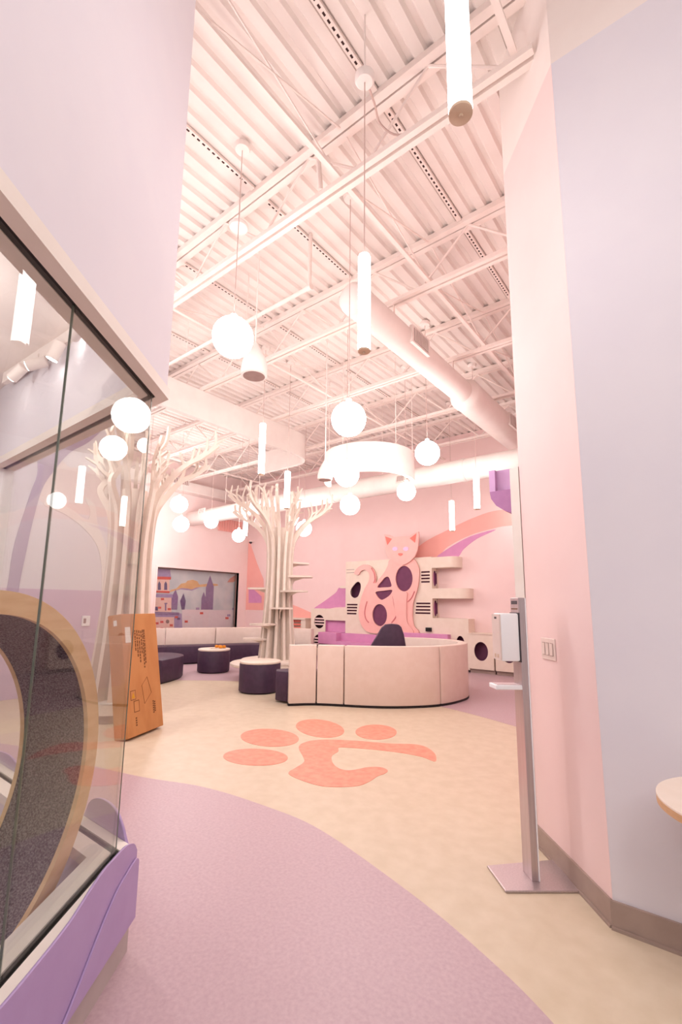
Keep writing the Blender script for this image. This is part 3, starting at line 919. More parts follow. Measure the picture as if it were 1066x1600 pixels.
pz = 4.94
pp = thing('sprinkler_pipe', 'white pipe with a riser, level run under the joists left of the duct end', 'pipe', (-3.24, 3.487, pz))
MB().tube([(-3.24, 3.487, ZD-.002), (-3.24, 3.487, pz), (-3.24, 3.487, pz)][:2], .022, 10).build('riser', 'steel_white', pp, True)
MB().tube([(-3.24, 3.487, pz), (-6.2, 3.487, pz)], .024, 10).build('run', 'steel_white', pp, True)
MB().lathe([(.034, -.03), (.034, .03)], (-3.24, 3.487, pz), 12, (1, 0, 0)).build('elbow', 'steel_white', pp, True)
for xx in (-4.3, -5.6): MB().tube([(xx, 3.487, pz+.02), (xx, 3.487, ZD)], .006, 6).build('hanger', 'steel_white', pp)
cpz = 5.47
o = MB().tube([(-2.44, -2.0, cpz), (-2.44, 2.60, cpz), (-2.42, 2.68, cpz-.05), (-2.40, 2.70, ZB+.05)], .022, 10).build('conduit', 'steel_white', None, True)
tag(o, 'bright white conduit running along the deck at upper left, bending down to a joist', 'conduit')
cab = [(-1.60, 2.24, 5.12), (-1.68, 2.48, 5.20), (-1.74, 2.66, 5.22), (-1.64, 2.765, 5.14), (-1.4, 2.765, 5.075), (-1.1, 2.765, 5.09), (-.90, 2.765, 5.08)]
o = MB().tube(spline(cab, 5, False), .008, 6).build('cable', 'cord', None, True)
tag(o, 'loose pale cable sagging along the front joist near the upper right', 'cable')

# ================================================================ PINK CAT PLAY WALL
YF = 10.10


def yq(px, py, y=YF):
    q = Yp(px, py, y); return (q[0], q[2])


cw = thing('play_wall', 'cream climbing wall unit with slots, holes and step boxes against the back wall', 'play structure', (-6.5, YF, 0))


def front(name, outline, holes, y0, th, m, parent=cw, label=None):
    return plate(name, outline, holes, th, lambda u, v, w_: (u, y0+w_, v), m, parent, label)


def c1(u, v): return yq(480+u/8.883, 860+v/8.883)
def c2(u, v): return yq(580+u/6.6625, 820+v/6.6625)


zT = 2.60
xa, xb = c1(532, 900)[0], c2(637, 800)[0]
egg = spline([c1(*p) for p in ((710, 435), (740, 460), (745, 520), (725, 600), (700, 645), (655, 660), (615, 635), (600, 580), (615, 530), (650, 480), (680, 448))], 3)
egg = [tuple(q) for q in egg]
front('main_panel', [(xa, .05), (xb, .05), (xb, zT), (xa, zT)], [egg], YF, .02, 'cream')
MB().box((xa, YF+.25, .05), (xb, YF+.27, zT)).build('liner', 'maroon', cw)
MB().box((xa, YF+.02, zT-.02), (xb, YB, zT)).build('top_panel', 'cream', cw)
MB().box((xa, YF+.02, .05), (xa+.02, YB, zT)).build('side_panel', 'cream', cw)
# right flank with two oval openings
ovs = []
for (u, v) in ((672, 555), (682, 870)):
    zc = c2(640, v)[1]
    ovs.append(ell(YF+.17, zc, .11, .19))
plate('side_panel', [(YF+.02, .05), (YB, .05), (YB, zT), (YF+.02, zT)], ovs, .02, lambda u, v, w_: (xb-w_, u, v), 'cream', cw)
MB().box((xb-.075, YF+.02, 1.2), (xb-.06, YB, 2.4)).build('liner', 'orchid', cw)
for (us, vs_) in (((555, 700), (752, 793, 833, 875)),):
    for k, v in enumerate(vs_):
        a, b = c1(us[0], v), c1(us[1]-5*k, v)
        MB().box((a[0], YF-.003, a[1]-.02), (b[0], YF+.004, a[1]+.02)).build('slot', 'dark_slot', cw)
for (us, vs_, n) in (((523, 611), (493, 527, 560, 595), 0), ((472, 617), (818, 851, 885, 918), 3)):
    for k, v in enumerate(vs_):
        a, b = c2(us[0]-n*k, v), c2(us[1], v)
        MB().box((a[0], YF-.003, a[1]-.019), (b[0], YF+.004, a[1]+.019)).build('slot', 'dark_slot', cw)
# step boxes on the right
for (u1, v0, v1, nm) in ((885, 338, 449, 'shelf_box'), (1003, 664, 767, 'shelf_box')):
    p0, p1 = c2(640, v0+4), c2(u1, v1)
    zlo, zhi = c2(640, v1)[1], c2(640, v0)[1]
    L = p1[0]-xb
    poly = [(xb, YF), (xb+L*.75, YF)]+[(xb+L*.75+L*.25*math.sin(t), YF+.20*(1-math.cos(t))) for t in np.linspace(.2, PI/2, 8)]+[(xb+L, YB), (xb, YB)]
    MB().prism([(*q, zlo) for q in poly], (0, 0, zhi-zlo)).build(nm, 'cream', cw, True)
zb3 = c2(700, 972)[1]; xr3 = c2(1012, 1000)[0]; zl = .855
hole_c = c2(928, 1190)
front('step_panel', [(xb, .05), (xr3, .05), (xr3, zb3), (xb, zb3)], [ell(hole_c[0], hole_c[1]-.10, .10, .17)], YF-.001, .02, 'cream')
MB().box((xb, YF+.019, zb3-.02), (xr3, YB, zb3)).box((xr3-.02, YF+.019, .05), (xr3, YB, zb3-.02)).build('step_top', 'cream', cw)
MB().box((xb, YF+.22, .05), (xr3-.02, YF+.24, zb3-.02)).build('liner', 'maroon', cw)


def cubby(name, x0, x1, label):
    t = thing(name, label, 'cubby', ((x0+x1)/2, YF, 0), 'low cubby boxes')
    hc = ((x0+x1)/2, .47)
    plate('front_panel', [(x0, .09), (x1, .09), (x1, zl-.02), (x0, zl-.02)], [ell(hc[0], hc[1], .155, .20)], .02, lambda u, v, w_: (u, YF-.03+w_, v), 'cream', t)
    MB().box((x0-.01, YF-.05, zl-.02), (x1+.01, YB-.002, zl)).build('lid', 'cream', t)
    MB().box((x0, YF-.01, .09), (x0+.02, YB-.002, zl-.02)).box((x1-.02, YF-.01, .09), (x1, YB-.002, zl-.02)).build('side_panel', 'cream', t)
    MB().box((x0+.02, YF+.2, .09), (x1-.02, YF+.22, zl-.02)).build('liner', 'maroon', t)
    MB().box((x0+.0, YF+.03, 0), (x1, YF+.1, .09)).build('toe_kick', 'base', t)


cubby('cubby_box', xr3+.005, yq(771.5, 1000)[0], 'cream cubby box with a round hole, between the steps and the sanitizer stand')
cubby('cubby_box', yq(774, 1000)[0], yq(774, 1000)[0]+.56, 'cream cubby box mostly hidden behind the sanitizer stand')

# left arm of the wall: column with striped holes, beam, orchid steps
xl0, xl1 = c1(55, 900)[0], c1(255, 900)[0]
zA, zA2 = c1(300, 808)[1], c1(400, 972)[1]
h1, h2 = c1(168, 988), c1(160, 1262)
hrx, hrz = (c1(240, 988)[0]-c1(97, 988)[0])/2, (c1(168, 893)[1]-c1(168, 1082)[1])/2
front('column_panel', [(xl0, .05), (xl1, .05), (xl1, zA), (xl0, zA)], [ell(*h1, hrx, hrz), ell(*h2, hrx, hrz)], YF-.002, .02, 'cream')
MB().box((xl0, YF+.018, zA-.02), (xa, YB-.002, zA)).box((xl0, YF+.018, .05), (xl0+.02, YB-.002, zA-.02)).build('column_top', 'cream', cw)
MB().box((xl0+.02, YF+.16, .05), (xl1-.02, YF+.18, zA-.02)).build('liner', 'dark_slot', cw)
for (hx, hy) in (h1, h2):
    for k in range(3):
        zz = hy+hrz*(.45-.42*k)
        hw = hrx*math.sqrt(max(1-((zz-hy)/hrz)**2, .05))*.97
        MB().box((hx-hw, YF+.012, zz-hrz*.10), (hx+hw, YF+.03, zz+hrz*.10)).build('bar', 'blush', cw)
MB().box((xl1+.001, YF, zA2), (xa-.001, YF+.02, zA-.021)).build('beam_panel', 'cream', cw)
MB().box((xl1-.02, YF+.018, .05), (xl1, YB-.002, zA-.021)).build('side_panel', 'orchid', cw)
MB().box((xl1, YF+.10, .45), (xa, YF+.12, zA2+.02)).build('alcove_back', 'orchid', cw)
sx = c1(502, 1150)[0]; sz = c1(300, 1130)[1]; sz0 = c1(300, 1285)[1]
MB().box((xl1, YF-.30, sz0), (sx, YF+.10, sz)).build('step_block', 'orchid', cw, bevel=.008)
bz = .70
bxr = c2(830, 1150)[0]
MB().box((sx, YF-.10, sz0), (xb-.9, YF, bz)).build('bench_back', 'orchid', cw)
MB().box((sx, YF-.34, sz0), (xb-.9, YF-.10, bz-.20)).build('bench_seat', 'orchid', cw, bevel=.008)
MB().box((xb-.9, YF-.16, .3), (bxr, YF-.001, c2(600, 1130)[1])).build('step_block', 'orchid', cw, bevel=.008)
MB().box((xl1, YF-.26, 0), (bxr, YF-.02, sz0)).build('plinth', 'maroon', cw)
q = c2(605, 1090)
MB().box((q[0]-.07, YF-.05, q[1]-.045), (q[0]+.07, YF-.0015, q[1]+.045)).build('dark_latch', 'black', cw)
ql = c1(490, 508)
MB().box((c1(450, 500)[0], YF+.02, ql[1]-.03), (xa, YB-.002, ql[1]+.03)).build('shelf_board', 'cream', cw)
for v in (270, 312):
    a, b = c1(548, v), c1(655, v)
    MB().box((a[0], YF-.002, a[1]-.006), (b[0], YF+.001, a[1]+.006)).build('decal_line', 'grille', cw)

# the cat itself: layered cut-out boards
YC = YF-.06
cat = thing('cat_cutout', 'large salmon pink sitting cat cut-out with plum holes, on the play wall', 'cat figure', (-6.4, YC, .7))


def k1(u, v): return yq(480+u/5.33, 740+v/5.33, YC)
def k2(u, v): return yq(480+u/5.33, 880+v/5.33, YC)


body = [k2(*p) for p in ((690, -30), (672, 20), (640, 80), (600, 130), (566, 168), (573, 125), (562, 75), (532, 30), (482, 10), (432, 28), (400, 62), (394, 88), (425, 97), (445, 66), (480, 55), (508, 72), (520, 112), (508, 160), (480, 210), (450, 290), (432, 380), (430, 440), (445, 500), (475, 550), (520, 577),
                         (600, 588), (700, 590), (800, 590), (880, 595), (922, 592), (930, 575), (920, 555), (890, 525), (878, 470), (876, 400), (882, 330), (900, 270), (920, 200), (930, 120), (932, 60), (915, 10), (890, -30), (800, -60))]
body = [tuple(q) for q in spline(body, 4)]
holes = [ell(*k2(806, 128), .245, .315), [tuple(q) for q in spline([k2(*p) for p in ((583, 196), (615, 155), (650, 117), (678, 115), (692, 145), (703, 185), (690, 198), (640, 201), (600, 203))], 3)],
         [tuple(q) for q in spline([k2(*p) for p in ((568, 240), (630, 230), (700, 222), (708, 236), (682, 272), (625, 305), (592, 288))], 3)], ell(*k2(603, 432), .225, .275)]
plate('body', body, holes, .05, lambda u, v, w_: (u, YC+w_, v), 'cat', cat)
for h, (m_, dp) in zip(holes, (('maroon', 0), ('maroon', 0), ('maroon', 0), ('dark_slot', 0))):
    a = np.array(h); cc = a.mean(0)
    plate('hole_back', [tuple(cc+(q-cc)*1.04) for q in a], [], .004, lambda u, v, w_: (u, YC+.046+w_, v), 'maroon', cat)
head = [tuple(q) for q in [k1(*p) for p in ((652, 508), (690, 512), (725, 530), (760, 528), (830, 522), (860, 520), (900, 498), (935, 485), (938, 520), (934, 580), (926, 640), (905, 690), (870, 728), (835, 752), (800, 762), (760, 752), (715, 728), (685, 700), (668, 660), (662, 620), (658, 560))]]
plate('head', head, [], .05, lambda u, v, w_: (u, YC-.052+w_, v), 'cat', cat)
for tri in (((660, 525), (716, 545), (678, 597)), ((864, 541), (920, 500), (908, 578))):
    plate('inner_ear', [k1(*p) for p in tri], [], .006, lambda u, v, w_: (u, YC-.058+w_, v), 'ear', cat)
for u in (742, 832):
    plate('eye', ell(*k1(u, 628), .078, .052), [], .008, lambda a, b, w_: (a, YC-.06+w_, b), 'eye', cat)
plate('nose', [tuple(q) for q in spline([k1(*p) for p in ((768, 668), (787, 664), (806, 668), (800, 682), (787, 688), (774, 682))], 3)], [], .008, lambda a, b, w_: (a, YC-.06+w_, b), 'ear', cat)
# raised haunch and front leg boards
legb = [tuple(q) for q in spline([k2(*p) for p in ((726, 250), (830, 240), (832, 320), (833, 460), (850, 515), (884, 556), (882, 590), (790, 590), (760, 500), (745, 440), (728, 330))], 4)]
plate('front_leg', legb, [], .03, lambda u, v, w_: (u, YC-.031+w_, v), 'cat', cat)
for strip in (((500, 318), (484, 380), (482, 430), (494, 470), (514, 494)), ((716, 276), (728, 350), (742, 410), (738, 450), (704, 496)), ((838, 322), (870, 290), (895, 235)), ((556, 165), (566, 130), (558, 80), (536, 40))):
    pth = spline([k2(*p) for p in strip], 5, False)
    MB().tube([(q[0], YC-.002, q[1]) for q in pth], .016, 6).build('groove', 'cat_dark', cat)

# shelf with coral slats behind the middle tree
sx0, sx1 = Yp(453, 990, 10.15)[0], Yp(479, 990, 10.15)[0]
sh = thing('slat_shelf', 'low cream shelf with coral striped slats, right of the middle tree trunk', 'shelf', ((sx0+sx1)/2, 10.15, 0))
ztop = Yp(470, 968, 10.15)[2]
MB().box((sx1-.18, 10.1, 0), (sx1, YB-.002, ztop)).build('side_panel', 'cream', sh)
MB().box((sx0-.3, 10.1, 0), (sx0-.1, YB-.002, ztop)).build('side_panel', 'cream', sh)
MB().box((sx0-.3, 10.06, ztop), (sx1+.02, YB-.002, ztop+.04)).build('top_board', 'cream', sh)
zm = Yp(468, 994, 10.1)[2]
MB().box((sx0-.1, 10.06, zm-.03), (sx1-.18, YB-.002, zm+.03)).build('shelf_board', 'cream', sh)
for i in range(10):
    zz = ztop-.05-.098*i
    if abs(zz-zm) < .05: continue
    MB().box((sx0-.1, 10.2, zz-.022), (sx1-.18, 10.24, zz+.022)).build('slat', 'coral_slat', sh)
MB().box((sx0-.1, 10.30, 0), (sx1-.18, 10.32, ztop)).build('back_panel', 'cream', sh)

# purple play deck on the right wall
q0 = Dp(764, 736, 6.4); q1 = Dp(764, 770, 6.4)
pdk = thing('play_deck', 'purple raised play deck with a curved underside beside the right wall', 'play deck', (q0[0], q0[1], q1[2]))
xq = q0[0]
pr_ = [(xq, q1[2]), (xq+.016, q1[2]-.10), (xq+.08, q1[2]-.20), (xq+.20, q1[2]-.29), (xq+.4, q1[2]-.35), (PFX-.002, q1[2]-.4), (PFX-.002, q1[2])]
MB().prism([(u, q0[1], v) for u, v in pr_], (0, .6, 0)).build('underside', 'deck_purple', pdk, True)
MB().box((xq+.08, q0[1]+.06, q1[2]), (PFX-.002, q0[1]+.09, q0[2])).build('side_panel', 'deck_lilac', pdk)
MB().box((xq, q0[1]-.0, q1[2]), (xq+.08, q0[1]+.6, q0[2])).build('corner_post', 'deck_lilac', pdk)

# ================================================================ BOARD TREES


def tree_parts(root, seed, cx, cy, z0, htop, spread, rbase, nf, phase, away=None):
    rnd = random.Random(seed)
    for k in range(nf):
        a = 2*PI*k/nf+phase
        e = np.array([math.cos(a), math.sin(a), 0]); t = np.array([-math.sin(a), math.cos(a), 0])
        inner = (k % 3 == 0)
        hs = htop*(1+rnd.uniform(-.05, .04)); sp = spread*(.55 if inner else 1)*rnd.uniform(.85, 1.08)
        if away is not None and e[:2] @ away > .05: sp *= .42
        y = lambda f: z0+(hs-z0)*f
        pth = [(rbase, z0), (rbase*.80, y(.22)), (rbase*.70, y(.45)), (rbase*.72, y(.60)), (rbase*.86, y(.71)), (rbase*1.25+.05*sp, y(.80)), (.52*sp+.1, y(.858)), (.78*sp+.03, y(.892)), (sp, y(.94))]
        if inner: pth = pth[:5]+[(rbase*1.0, y(.80)), (.35*sp+.12, y(.9)), (.6*sp+.08, y(1.0))]
        c = spline(pth, 6, False)
        b = MB()

        def strip(c, w0, w1, th):
            n = len(c)
            L, R = [], []
            for i, p in enumerate(c):
                tt = c[min(i+1, n-1)]-c[max(i-1, 0)]
                tt = tt/np.linalg.norm(tt)
                nn = np.array([-tt[1], tt[0]])
                ww = w0+(w1-w0)*(i/(n-1))
                L.append(p+nn*ww); R.append(p-nn*ww)
            vs, fs = [], []
            for i in range(n):
                for q in (L[i], R[i]):
                    for s in (-1, 1):
                        P = np.array([cx, cy, 0])+e*q[0]+np.array([0, 0, q[1]])+t*s*th/2
                        vs.append(P)
            for i in range(n-1):
                o, o2 = 4*i, 4*(i+1)
                fs += [(o, o+1, o2+1, o2), (o+2, o2+2, o2+3, o+3), (o, o2, o2+2, o+2), (o+1, o+3, o2+3, o2+1)]
            fs += [(0, 2, 3, 1), (4*n-4, 4*n-3, 4*n-1, 4*n-2)]
            b.add(vs, fs)
        strip(c, .066, .020, .054)
        # forks
        for f in (.70, .78, .85, .92):
            i = int(f*(len(c)-1))
            p = c[i]
            ln = rnd.uniform(.32, .58)*(1.1-.35*f)*(htop/3.7)
            ang = math.radians(rnd.uniform(55, 88)) if not inner else math.radians(rnd.uniform(60, 100))
            q1 = p+ln*.5*np.array([math.cos(ang-.35), math.sin(ang-.35)])
            q2 = p+ln*np.array([math.cos(ang), math.sin(ang)])
            strip(spline([p, q1, q2], 4, False), .026, .011, .040)
            if rnd.random() < .8:
                a2 = ang-rnd.uniform(.5, .9)
                strip([q1, q1+.15*np.array([math.cos(a2), math.sin(a2)])], .018, .009, .036)
        b.build('branch_board', 'tree', root)
    MB().lathe([(rbase*.62, z0), (rbase*.50, z0+(htop-z0)*.4), (rbase*.5, z0+(htop-z0)*.78)], (cx, cy, 0), 20).build('core', 'tree', root, True)


t1c = Dp(432, 1055, 9.2); t1x, t1y = t1c[0], t1c[1]
tree1 = thing('board_tree', 'cream tree of vertical boards with spiral cat shelves, in the middle of the room', 'tree', (t1x, t1y, 0), 'cream board trees')
tree_parts(tree1, 5, t1x, t1y, .36, 3.72, 1.10, .31, 13, .1)
MB().lathe([(.60, 0), (.60, .20), (.62, .24)], (t1x, t1y, 0), 48).build('plinth', 'tree', tree1, True)
for r0, z0_, z1_, off in ((.80, .25, .31, (-.10, -.05)), (.72, .31, .37, (.02, .0))):
    MB().lathe([(r0-.015, z0_), (r0, z0_+.012), (r0, z1_-.012), (r0-.015, z1_)], (t1x+off[0], t1y+off[1], 0), 56).build('base_disc', 'tree', tree1, True)
camv = np.array([-t1x, -t1y]); camv /= np.linalg.norm(camv)
rgt = np.array([-camv[1], camv[0]])
if rgt @ np.array([math.cos(TH), math.sin(TH)]) < 0: rgt = -rgt


def tshelf(ang, zc, L=.40, wd=.22):
    """ang: degrees from straight-left, turning through the front to the right"""
    a = math.radians(ang)
    e = -rgt*math.cos(a)+camv*math.sin(a)
    t = np.array([-e[1], e[0]])
    c0 = np.array([t1x, t1y])
    poly = [c0+e*.20-t*wd*.8]+[c0+e*(.28+L)*1.0-e*wd*.6+e*wd*.6*math.cos(q)+t*wd*math.sin(q) for q in np.linspace(-PI/2, PI/2, 12)]+[c0+e*.20+t*wd*.8]
    s = MB().prism([(*q, zc) for q in poly], (0, 0, .035)).build('cat_shelf', 'tree', tree1)
    br = [c0+e*.24, c0+e*(.24+L*.7)]
    P = [np.array([*br[0], zc-.20]), np.array([*br[0], zc]), np.array([*br[1], zc]), np.array([*(br[0]+e*.07), zc-.07])]
    b = MB()
    t3 = np.array([*t, 0])*.015
    b.prism([tuple(p-t3) for p in P], tuple(2*t3))
    b.build('bracket', 'tree', s)


for ang, zc in ((12, .74), (50, 1.03), (96, 1.34), (135, 1.67), (172, 1.97), (215, 2.26), (-28, 1.73)): tshelf(ang, zc)

t2c = Dp(184, 1100, 6.0); t2x, t2y = t2c[0], t2c[1]
tree2 = thing('board_tree', 'cream board tree behind the glass corner, cardboard box leaning on it', 'tree', (t2x, t2y, 0), 'cream board trees')
tree_parts(tree2, 11, t2x, t2y, .22, 3.72, 1.10, .33, 13, .25, np.array([-math.cos(TH), -math.sin(TH)]))
MB().lathe([(.44, 0), (.44, .10)], (t2x, t2y, 0), 48).build('toe_kick', 'base', tree2, True)
MB().lathe([(.48, .10), (.48, .235)], (t2x, t2y, 0), 48).build('plinth', 'white', tree2, True)

# ================================================================ CARDBOARD BOX
A0 = np.array([-4.888, 2.672, 0.0]); A1 = np.array([-5.143, 3.229, 0.0])
ee = (A1-A0); Le = np.linalg.norm(ee); ee /= Le
nn = np.array([.909, .417, 0]); lean = math.atan2(.215, 1.278)
upv = np.array([-nn[0]*math.sin(lean), -nn[1]*math.sin(lean), math.cos(lean)])
fo = np.array([nn[0]*math.cos(lean), nn[1]*math.cos(lean), math.sin(lean)])
HB, TBX = 1.295, .17
lift = TBX*math.sin(lean)
A0 = A0+np.array([0, 0, lift]); A1 = A1+np.array([0, 0, lift])
box = thing('cardboard_box', 'tall flat brown cardboard carton leaning against the left tree', 'box', tuple(A0*.5+A1*.5))
ctr = (A0+A1)/2+upv*HB/2-fo*TBX/2
MB().obox(ctr, ee*Le/2, upv*HB/2, fo*TBX/2).build('carton', 'card', box, bevel=.008)


def onbox(s, h, lift_=.001): return A0+ee*s+upv*h+fo*lift_


def mark(name, s0, s1, h0, h1, m, th=.0012):
    c = onbox((s0+s1)/2, (h0+h1)/2, th/2)
    return MB().obox(c, ee*(s1-s0)/2, upv*(h1-h0)/2, fo*th/2)


tx = MB()
rn = random.Random(3)
for col, (s0, h0, h1) in enumerate(((.20, .88, 1.11), (.235, .84, 1.11), (.27, .76, 1.105), (.305, .84, 1.10), (.335, .70, 1.11), (.36, .74, 1.11))):
    h = h1
    while h > h0:
        l = rn.uniform(.012, .04)
        c = onbox(s0+.01, h-l/2, .0008)
        tx.obox(c, ee*.009, upv*l/2, fo*.0008)
        h -= l+rn.uniform(.005, .012)
tx.build('printed_text', 'ink', box, kind='stuff')
ol = MB()
q = [(.30, .30), (.27, .50), (.37, .58), (.43, .40)]
for i in range(4):
    a, b = onbox(*q[i]), onbox(*q[(i+1) % 4])
    ol.tube([a, b], .0022, 4)
ol.build('printed_outline', 'ink', box)
mark('x', .075, .16, .37, .47, 'ink').build('printed_symbol', 'ink', box)
mark('x', .082, .153, .377, .463, 'card', .0018).build('symbol_ground', 'card', box)
MB().prism([tuple(onbox(.09, .39, .002)), tuple(onbox(.145, .39, .002)), tuple(onbox(.118, .45, .002))], tuple(fo*.0006)).build('warning_triangle', 'yellow', box)
mark('x', .12, .21, .24, .36, 'ink').build('printed_symbol', 'ink', box)
mark('x', .128, .202, .248, .352, 'card', .0018).build('symbol_ground', 'card', box)
for (s0, h0, h1) in ((.135, .10, .19), (.44, .17, .31), (.465, .18, .30)):
    t = MB(); h = h1
    while h > h0:
        t.obox(onbox(s0+.012, h-.01, .0008), ee*.011, upv*.008, fo*.0008); h -= .024
    t.build('printed_text', 'ink', box, kind='stuff')
mark('x', .05, .135, .98, 1.15, 'paper', .0015).build('shipping_label', 'paper', box, label='white paper shipping label')
c = A0+upv*HB*.93-fo*TBX*.45-ee*.0012
MB().obox(c, fo*.02, upv*.03, ee*.001).build('paper_tag', 'paper', box)

# ================================================================ SOFT SEATING


def cyl_table(name, x, y, r, h, toplabel, cat, gap=.035, rt=None):
    t = thing(name, toplabel, cat, (x, y, 0))
    MB().lathe([(r-.02, .012), (r, .03), (r, h-.05), (r-.006, h-.04)], (x, y, 0), 48).build('drum_base', 'plum', t, True)
    MB().lathe([(r-.03, 0), (r-.03, .013)], (x, y, 0), 32).build('foot', 'black', t)
    MB().lathe([((rt or r)-.01, h-.04), ((rt or r), h-.03), ((rt or r), h-.008), ((rt or r)-.012, h)], (x, y, 0), 48).build('table_top', 'ttop', t, True)
    return t


q = Zp(333, 1053)
dirq = q[:2]/np.linalg.norm(q[:2])
tcx, tcy = q[0]+dirq[0]*.33, q[1]+dirq[1]*.33
cyl_table('drum_table', tcx, tcy, .335, .485, 'round drum table with plum sides and cream top in front of the curved sofa', 'table')
tray = MB().lathe([(.16, .0), (.175, .012), (.17, .014), (.15, .006)], (tcx+.05, tcy+.06, .485), 24).build('tray', 'ttop', None, True)
tag(tray, 'shallow cream tray holding orange pieces on the drum table', 'tray')
for i, (du, dv_, lb) in enumerate(((-.08, .02, 'leftmost'), (-.02, .06, 'second from left'), (.05, .03, 'middle'), (.10, .08, 'second from right'), (.11, -.02, 'rightmost'))):
    b = MB().lathe([(.012, 0), (.035, .008), (.042, .03), (.032, .052), (.008, .06)], (tcx+.05+du, tcy+.06+dv_, .492), 12).build('orange_toy', 'orange', None, True)
    tag(b, 'small orange play piece on the tray, %s of five' % lb, 'toy', 'orange pieces on the tray')

q = Zp(405, 1086)
dirq = q[:2]/np.linalg.norm(q[:2])
cyl_table('drum_table', q[0]+dirq[0]*.34, q[1]+dirq[1]*.34, .34, .50, 'round drum table with plum sides and cream top at the left end of the booth', 'table')

# lounge ottoman, half-round
ot = thing('ottoman', 'plum vinyl half-round ottoman just right of the cardboard box', 'ottoman', (-8.6, 5.1, 0))
oc = [(-7.84, 4.80), (-7.98, 5.10), (-8.15, 5.38), (-8.4, 5.62), (-8.72, 5.72), (-9.05, 5.65), (-9.25, 5.35), (-9.2, 4.95), (-8.8, 4.75)]
osp = [np.array(q) for q in (oc[0],)]+spline(oc[1:], 6, False)
MB().prism([(*q, .02) for q in osp], (0, 0, .40)).build('seat', 'plum', ot, True, bevel=.018)
cc = np.mean(osp, 0)
MB().prism([(*(cc+(q-cc)*.95), 0) for q in osp], (0, 0, .022)).build('foot', 'black', ot)

# curved sofa
sp = spline([(-10.15, 4.75), (-10.7, 5.5), (-10.8, 6.38), (-10.55, 6.95), (-10.1, 7.85), (-9.75, 8.6), (-9.0, 9.05), (-8.2, 9.2)], 8, False)
sp = resample(sp, .12)
sofa = thing('curved_sofa', 'long curved sofa with cream back and plum seats below the castle window', 'sofa', (-10.3, 7.4, 0))
cen = np.array([-8.4, 7.0])
sd = 1
tt = sp[5]-sp[4]
if np.array([-tt[1], tt[0]]) @ (cen-sp[4]) < 0: sd = -1
cuts = [0, 8, 17, 27, 37, len(sp)-1]
for a, b in zip(cuts, cuts[1:]):
    seg = [q.copy() for q in sp[a:b+1]]
    seg[0] = seg[0]+(seg[1]-seg[0])*.06; seg[-1] = seg[-1]+(seg[-2]-seg[-1])*.06
    ribbon(seg, .15, .03, .82, -sd).build('back_panel', 'booth', sofa, True, bevel=.014)
    seg2 = [q+0 for q in seg]
    ribbon(seg2, .60, .03, .42, sd).build('seat_block', 'plum', sofa, True, bevel=.014)
ribbon(sp, .5, 0, .03, sd).build('base', 'black', sofa)

# booth
HBt = .845
bo = spline([(-4.88, 5.01), (-4.64, 5.28), (-4.3, 5.475), (-4.06, 5.59), (-3.75, 5.78), (-3.49, 6.02), (-3.24, 6.38), (-3.13, 6.80), (-3.15, 7.28), (-3.38, 7.68), (-3.73, 7.95), (-4.18, 7.99), (-4.6, 7.85), (-4.9, 7.6)], 8, False)
bo = resample(bo, .08)
booth = thing('booth', 'cream vinyl curved booth with panel seams in the middle of the room', 'booth', (-4.0, 6.5, 0))


def near_i(p): return int(np.argmin([np.linalg.norm(q-np.array(p)) for q in bo]))


cuts = [0, near_i((-4.62, 5.29)), near_i((-4.28, 5.48)), near_i((-3.21, 6.42)), near_i((-3.3, 7.55)), len(bo)-1]
sd = 1
tt = bo[1]-bo[0]
if np.array([-tt[1], tt[0]]) @ (np.array([-4.5, 6.6])-bo[0]) < 0: sd = -1
for a, b in zip(cuts, cuts[1:]):
    seg = [q.copy() for q in bo[a:b+1]]
    seg[0] = seg[0]+(seg[1]-seg[0])*.09; seg[-1] = seg[-1]+(seg[-2]-seg[-1])*.09
    ribbon(seg, .15, .03, HBt, sd).build('back_panel', 'booth', booth, True, bevel=.012)
ribbon([q for q in bo], .13, 0, .032, sd).build('base', 'black', booth)
inn = []
for i, p in enumerate(bo):
    t = bo[min(i+1, len(bo)-1)]-bo[max(i-1, 0)]; t /= np.linalg.norm(t)
    inn.append(p+np.array([-t[1], t[0]])*sd*.152)
i0 = near_i((-4.2, 5.5))
ribbon(inn[i0:-6], .42, .03, .42, sd).build('seat_block', 'plum', booth, True, bevel=.014)
e0 = bo[0]; t0 = bo[1]-bo[0]; t0 /= np.linalg.norm(t0); n0 = np.array([-t0[1], t0[0]])*sd
pl = [e0+n0*.152-t0*.02, e0+n0*.152+t0*.55, e0+n0*.62+t0*.45, e0+n0*.50-t0*.14, e0+n0*.30-t0*.16]
e1 = Zp(424, 1092)[:2]
MB().prism([(*q, .03) for q in pl], (0, 0, .42)).build('seat_block', 'plum', booth, True, bevel=.014)

# high-backed plum chair inside the booth
P = Dp(607, 1000, 7.3)
ch = thing('lounge_chair', 'plum high-backed chair rising above the booth rim', 'chair', (P[0], P[1], 0))
rr = np.array([math.cos(TH), math.sin(TH), 0]); dd = np.array([-math.sin(TH), math.cos(TH), 0])
base = np.array([P[0], P[1], 0])


def chp(px, py):
    q = Dp(px, py, 7.3); return ((q-base)@rr, q[2])


bk = [chp(*p) for p in ((578, 1012), (588, 996), (597, 981), (603, 976), (613, 975), (624, 976), (628, 980), (632, 992), (635, 1012))]
bk = bk+[(bk[-1][0]+.01, .30), (bk[0][0]-.02, .30)]
MB().prism([tuple(base+rr*u+np.array([0, 0, v])) for u, v in bk], tuple(dd*.12)).build('backrest', 'plum', ch, True, bevel=.02)
MB().obox(base+dd*.36+np.array([0, 0, .21]), rr*.30, dd*.36, (0, 0, .19)).build('seat', 'plum', ch, True, bevel=.03)
MB().obox(base+dd*.36+np.array([0, 0, .01]), rr*.26, dd*.30, (0, 0, .011)).build('foot', 'black', ch)

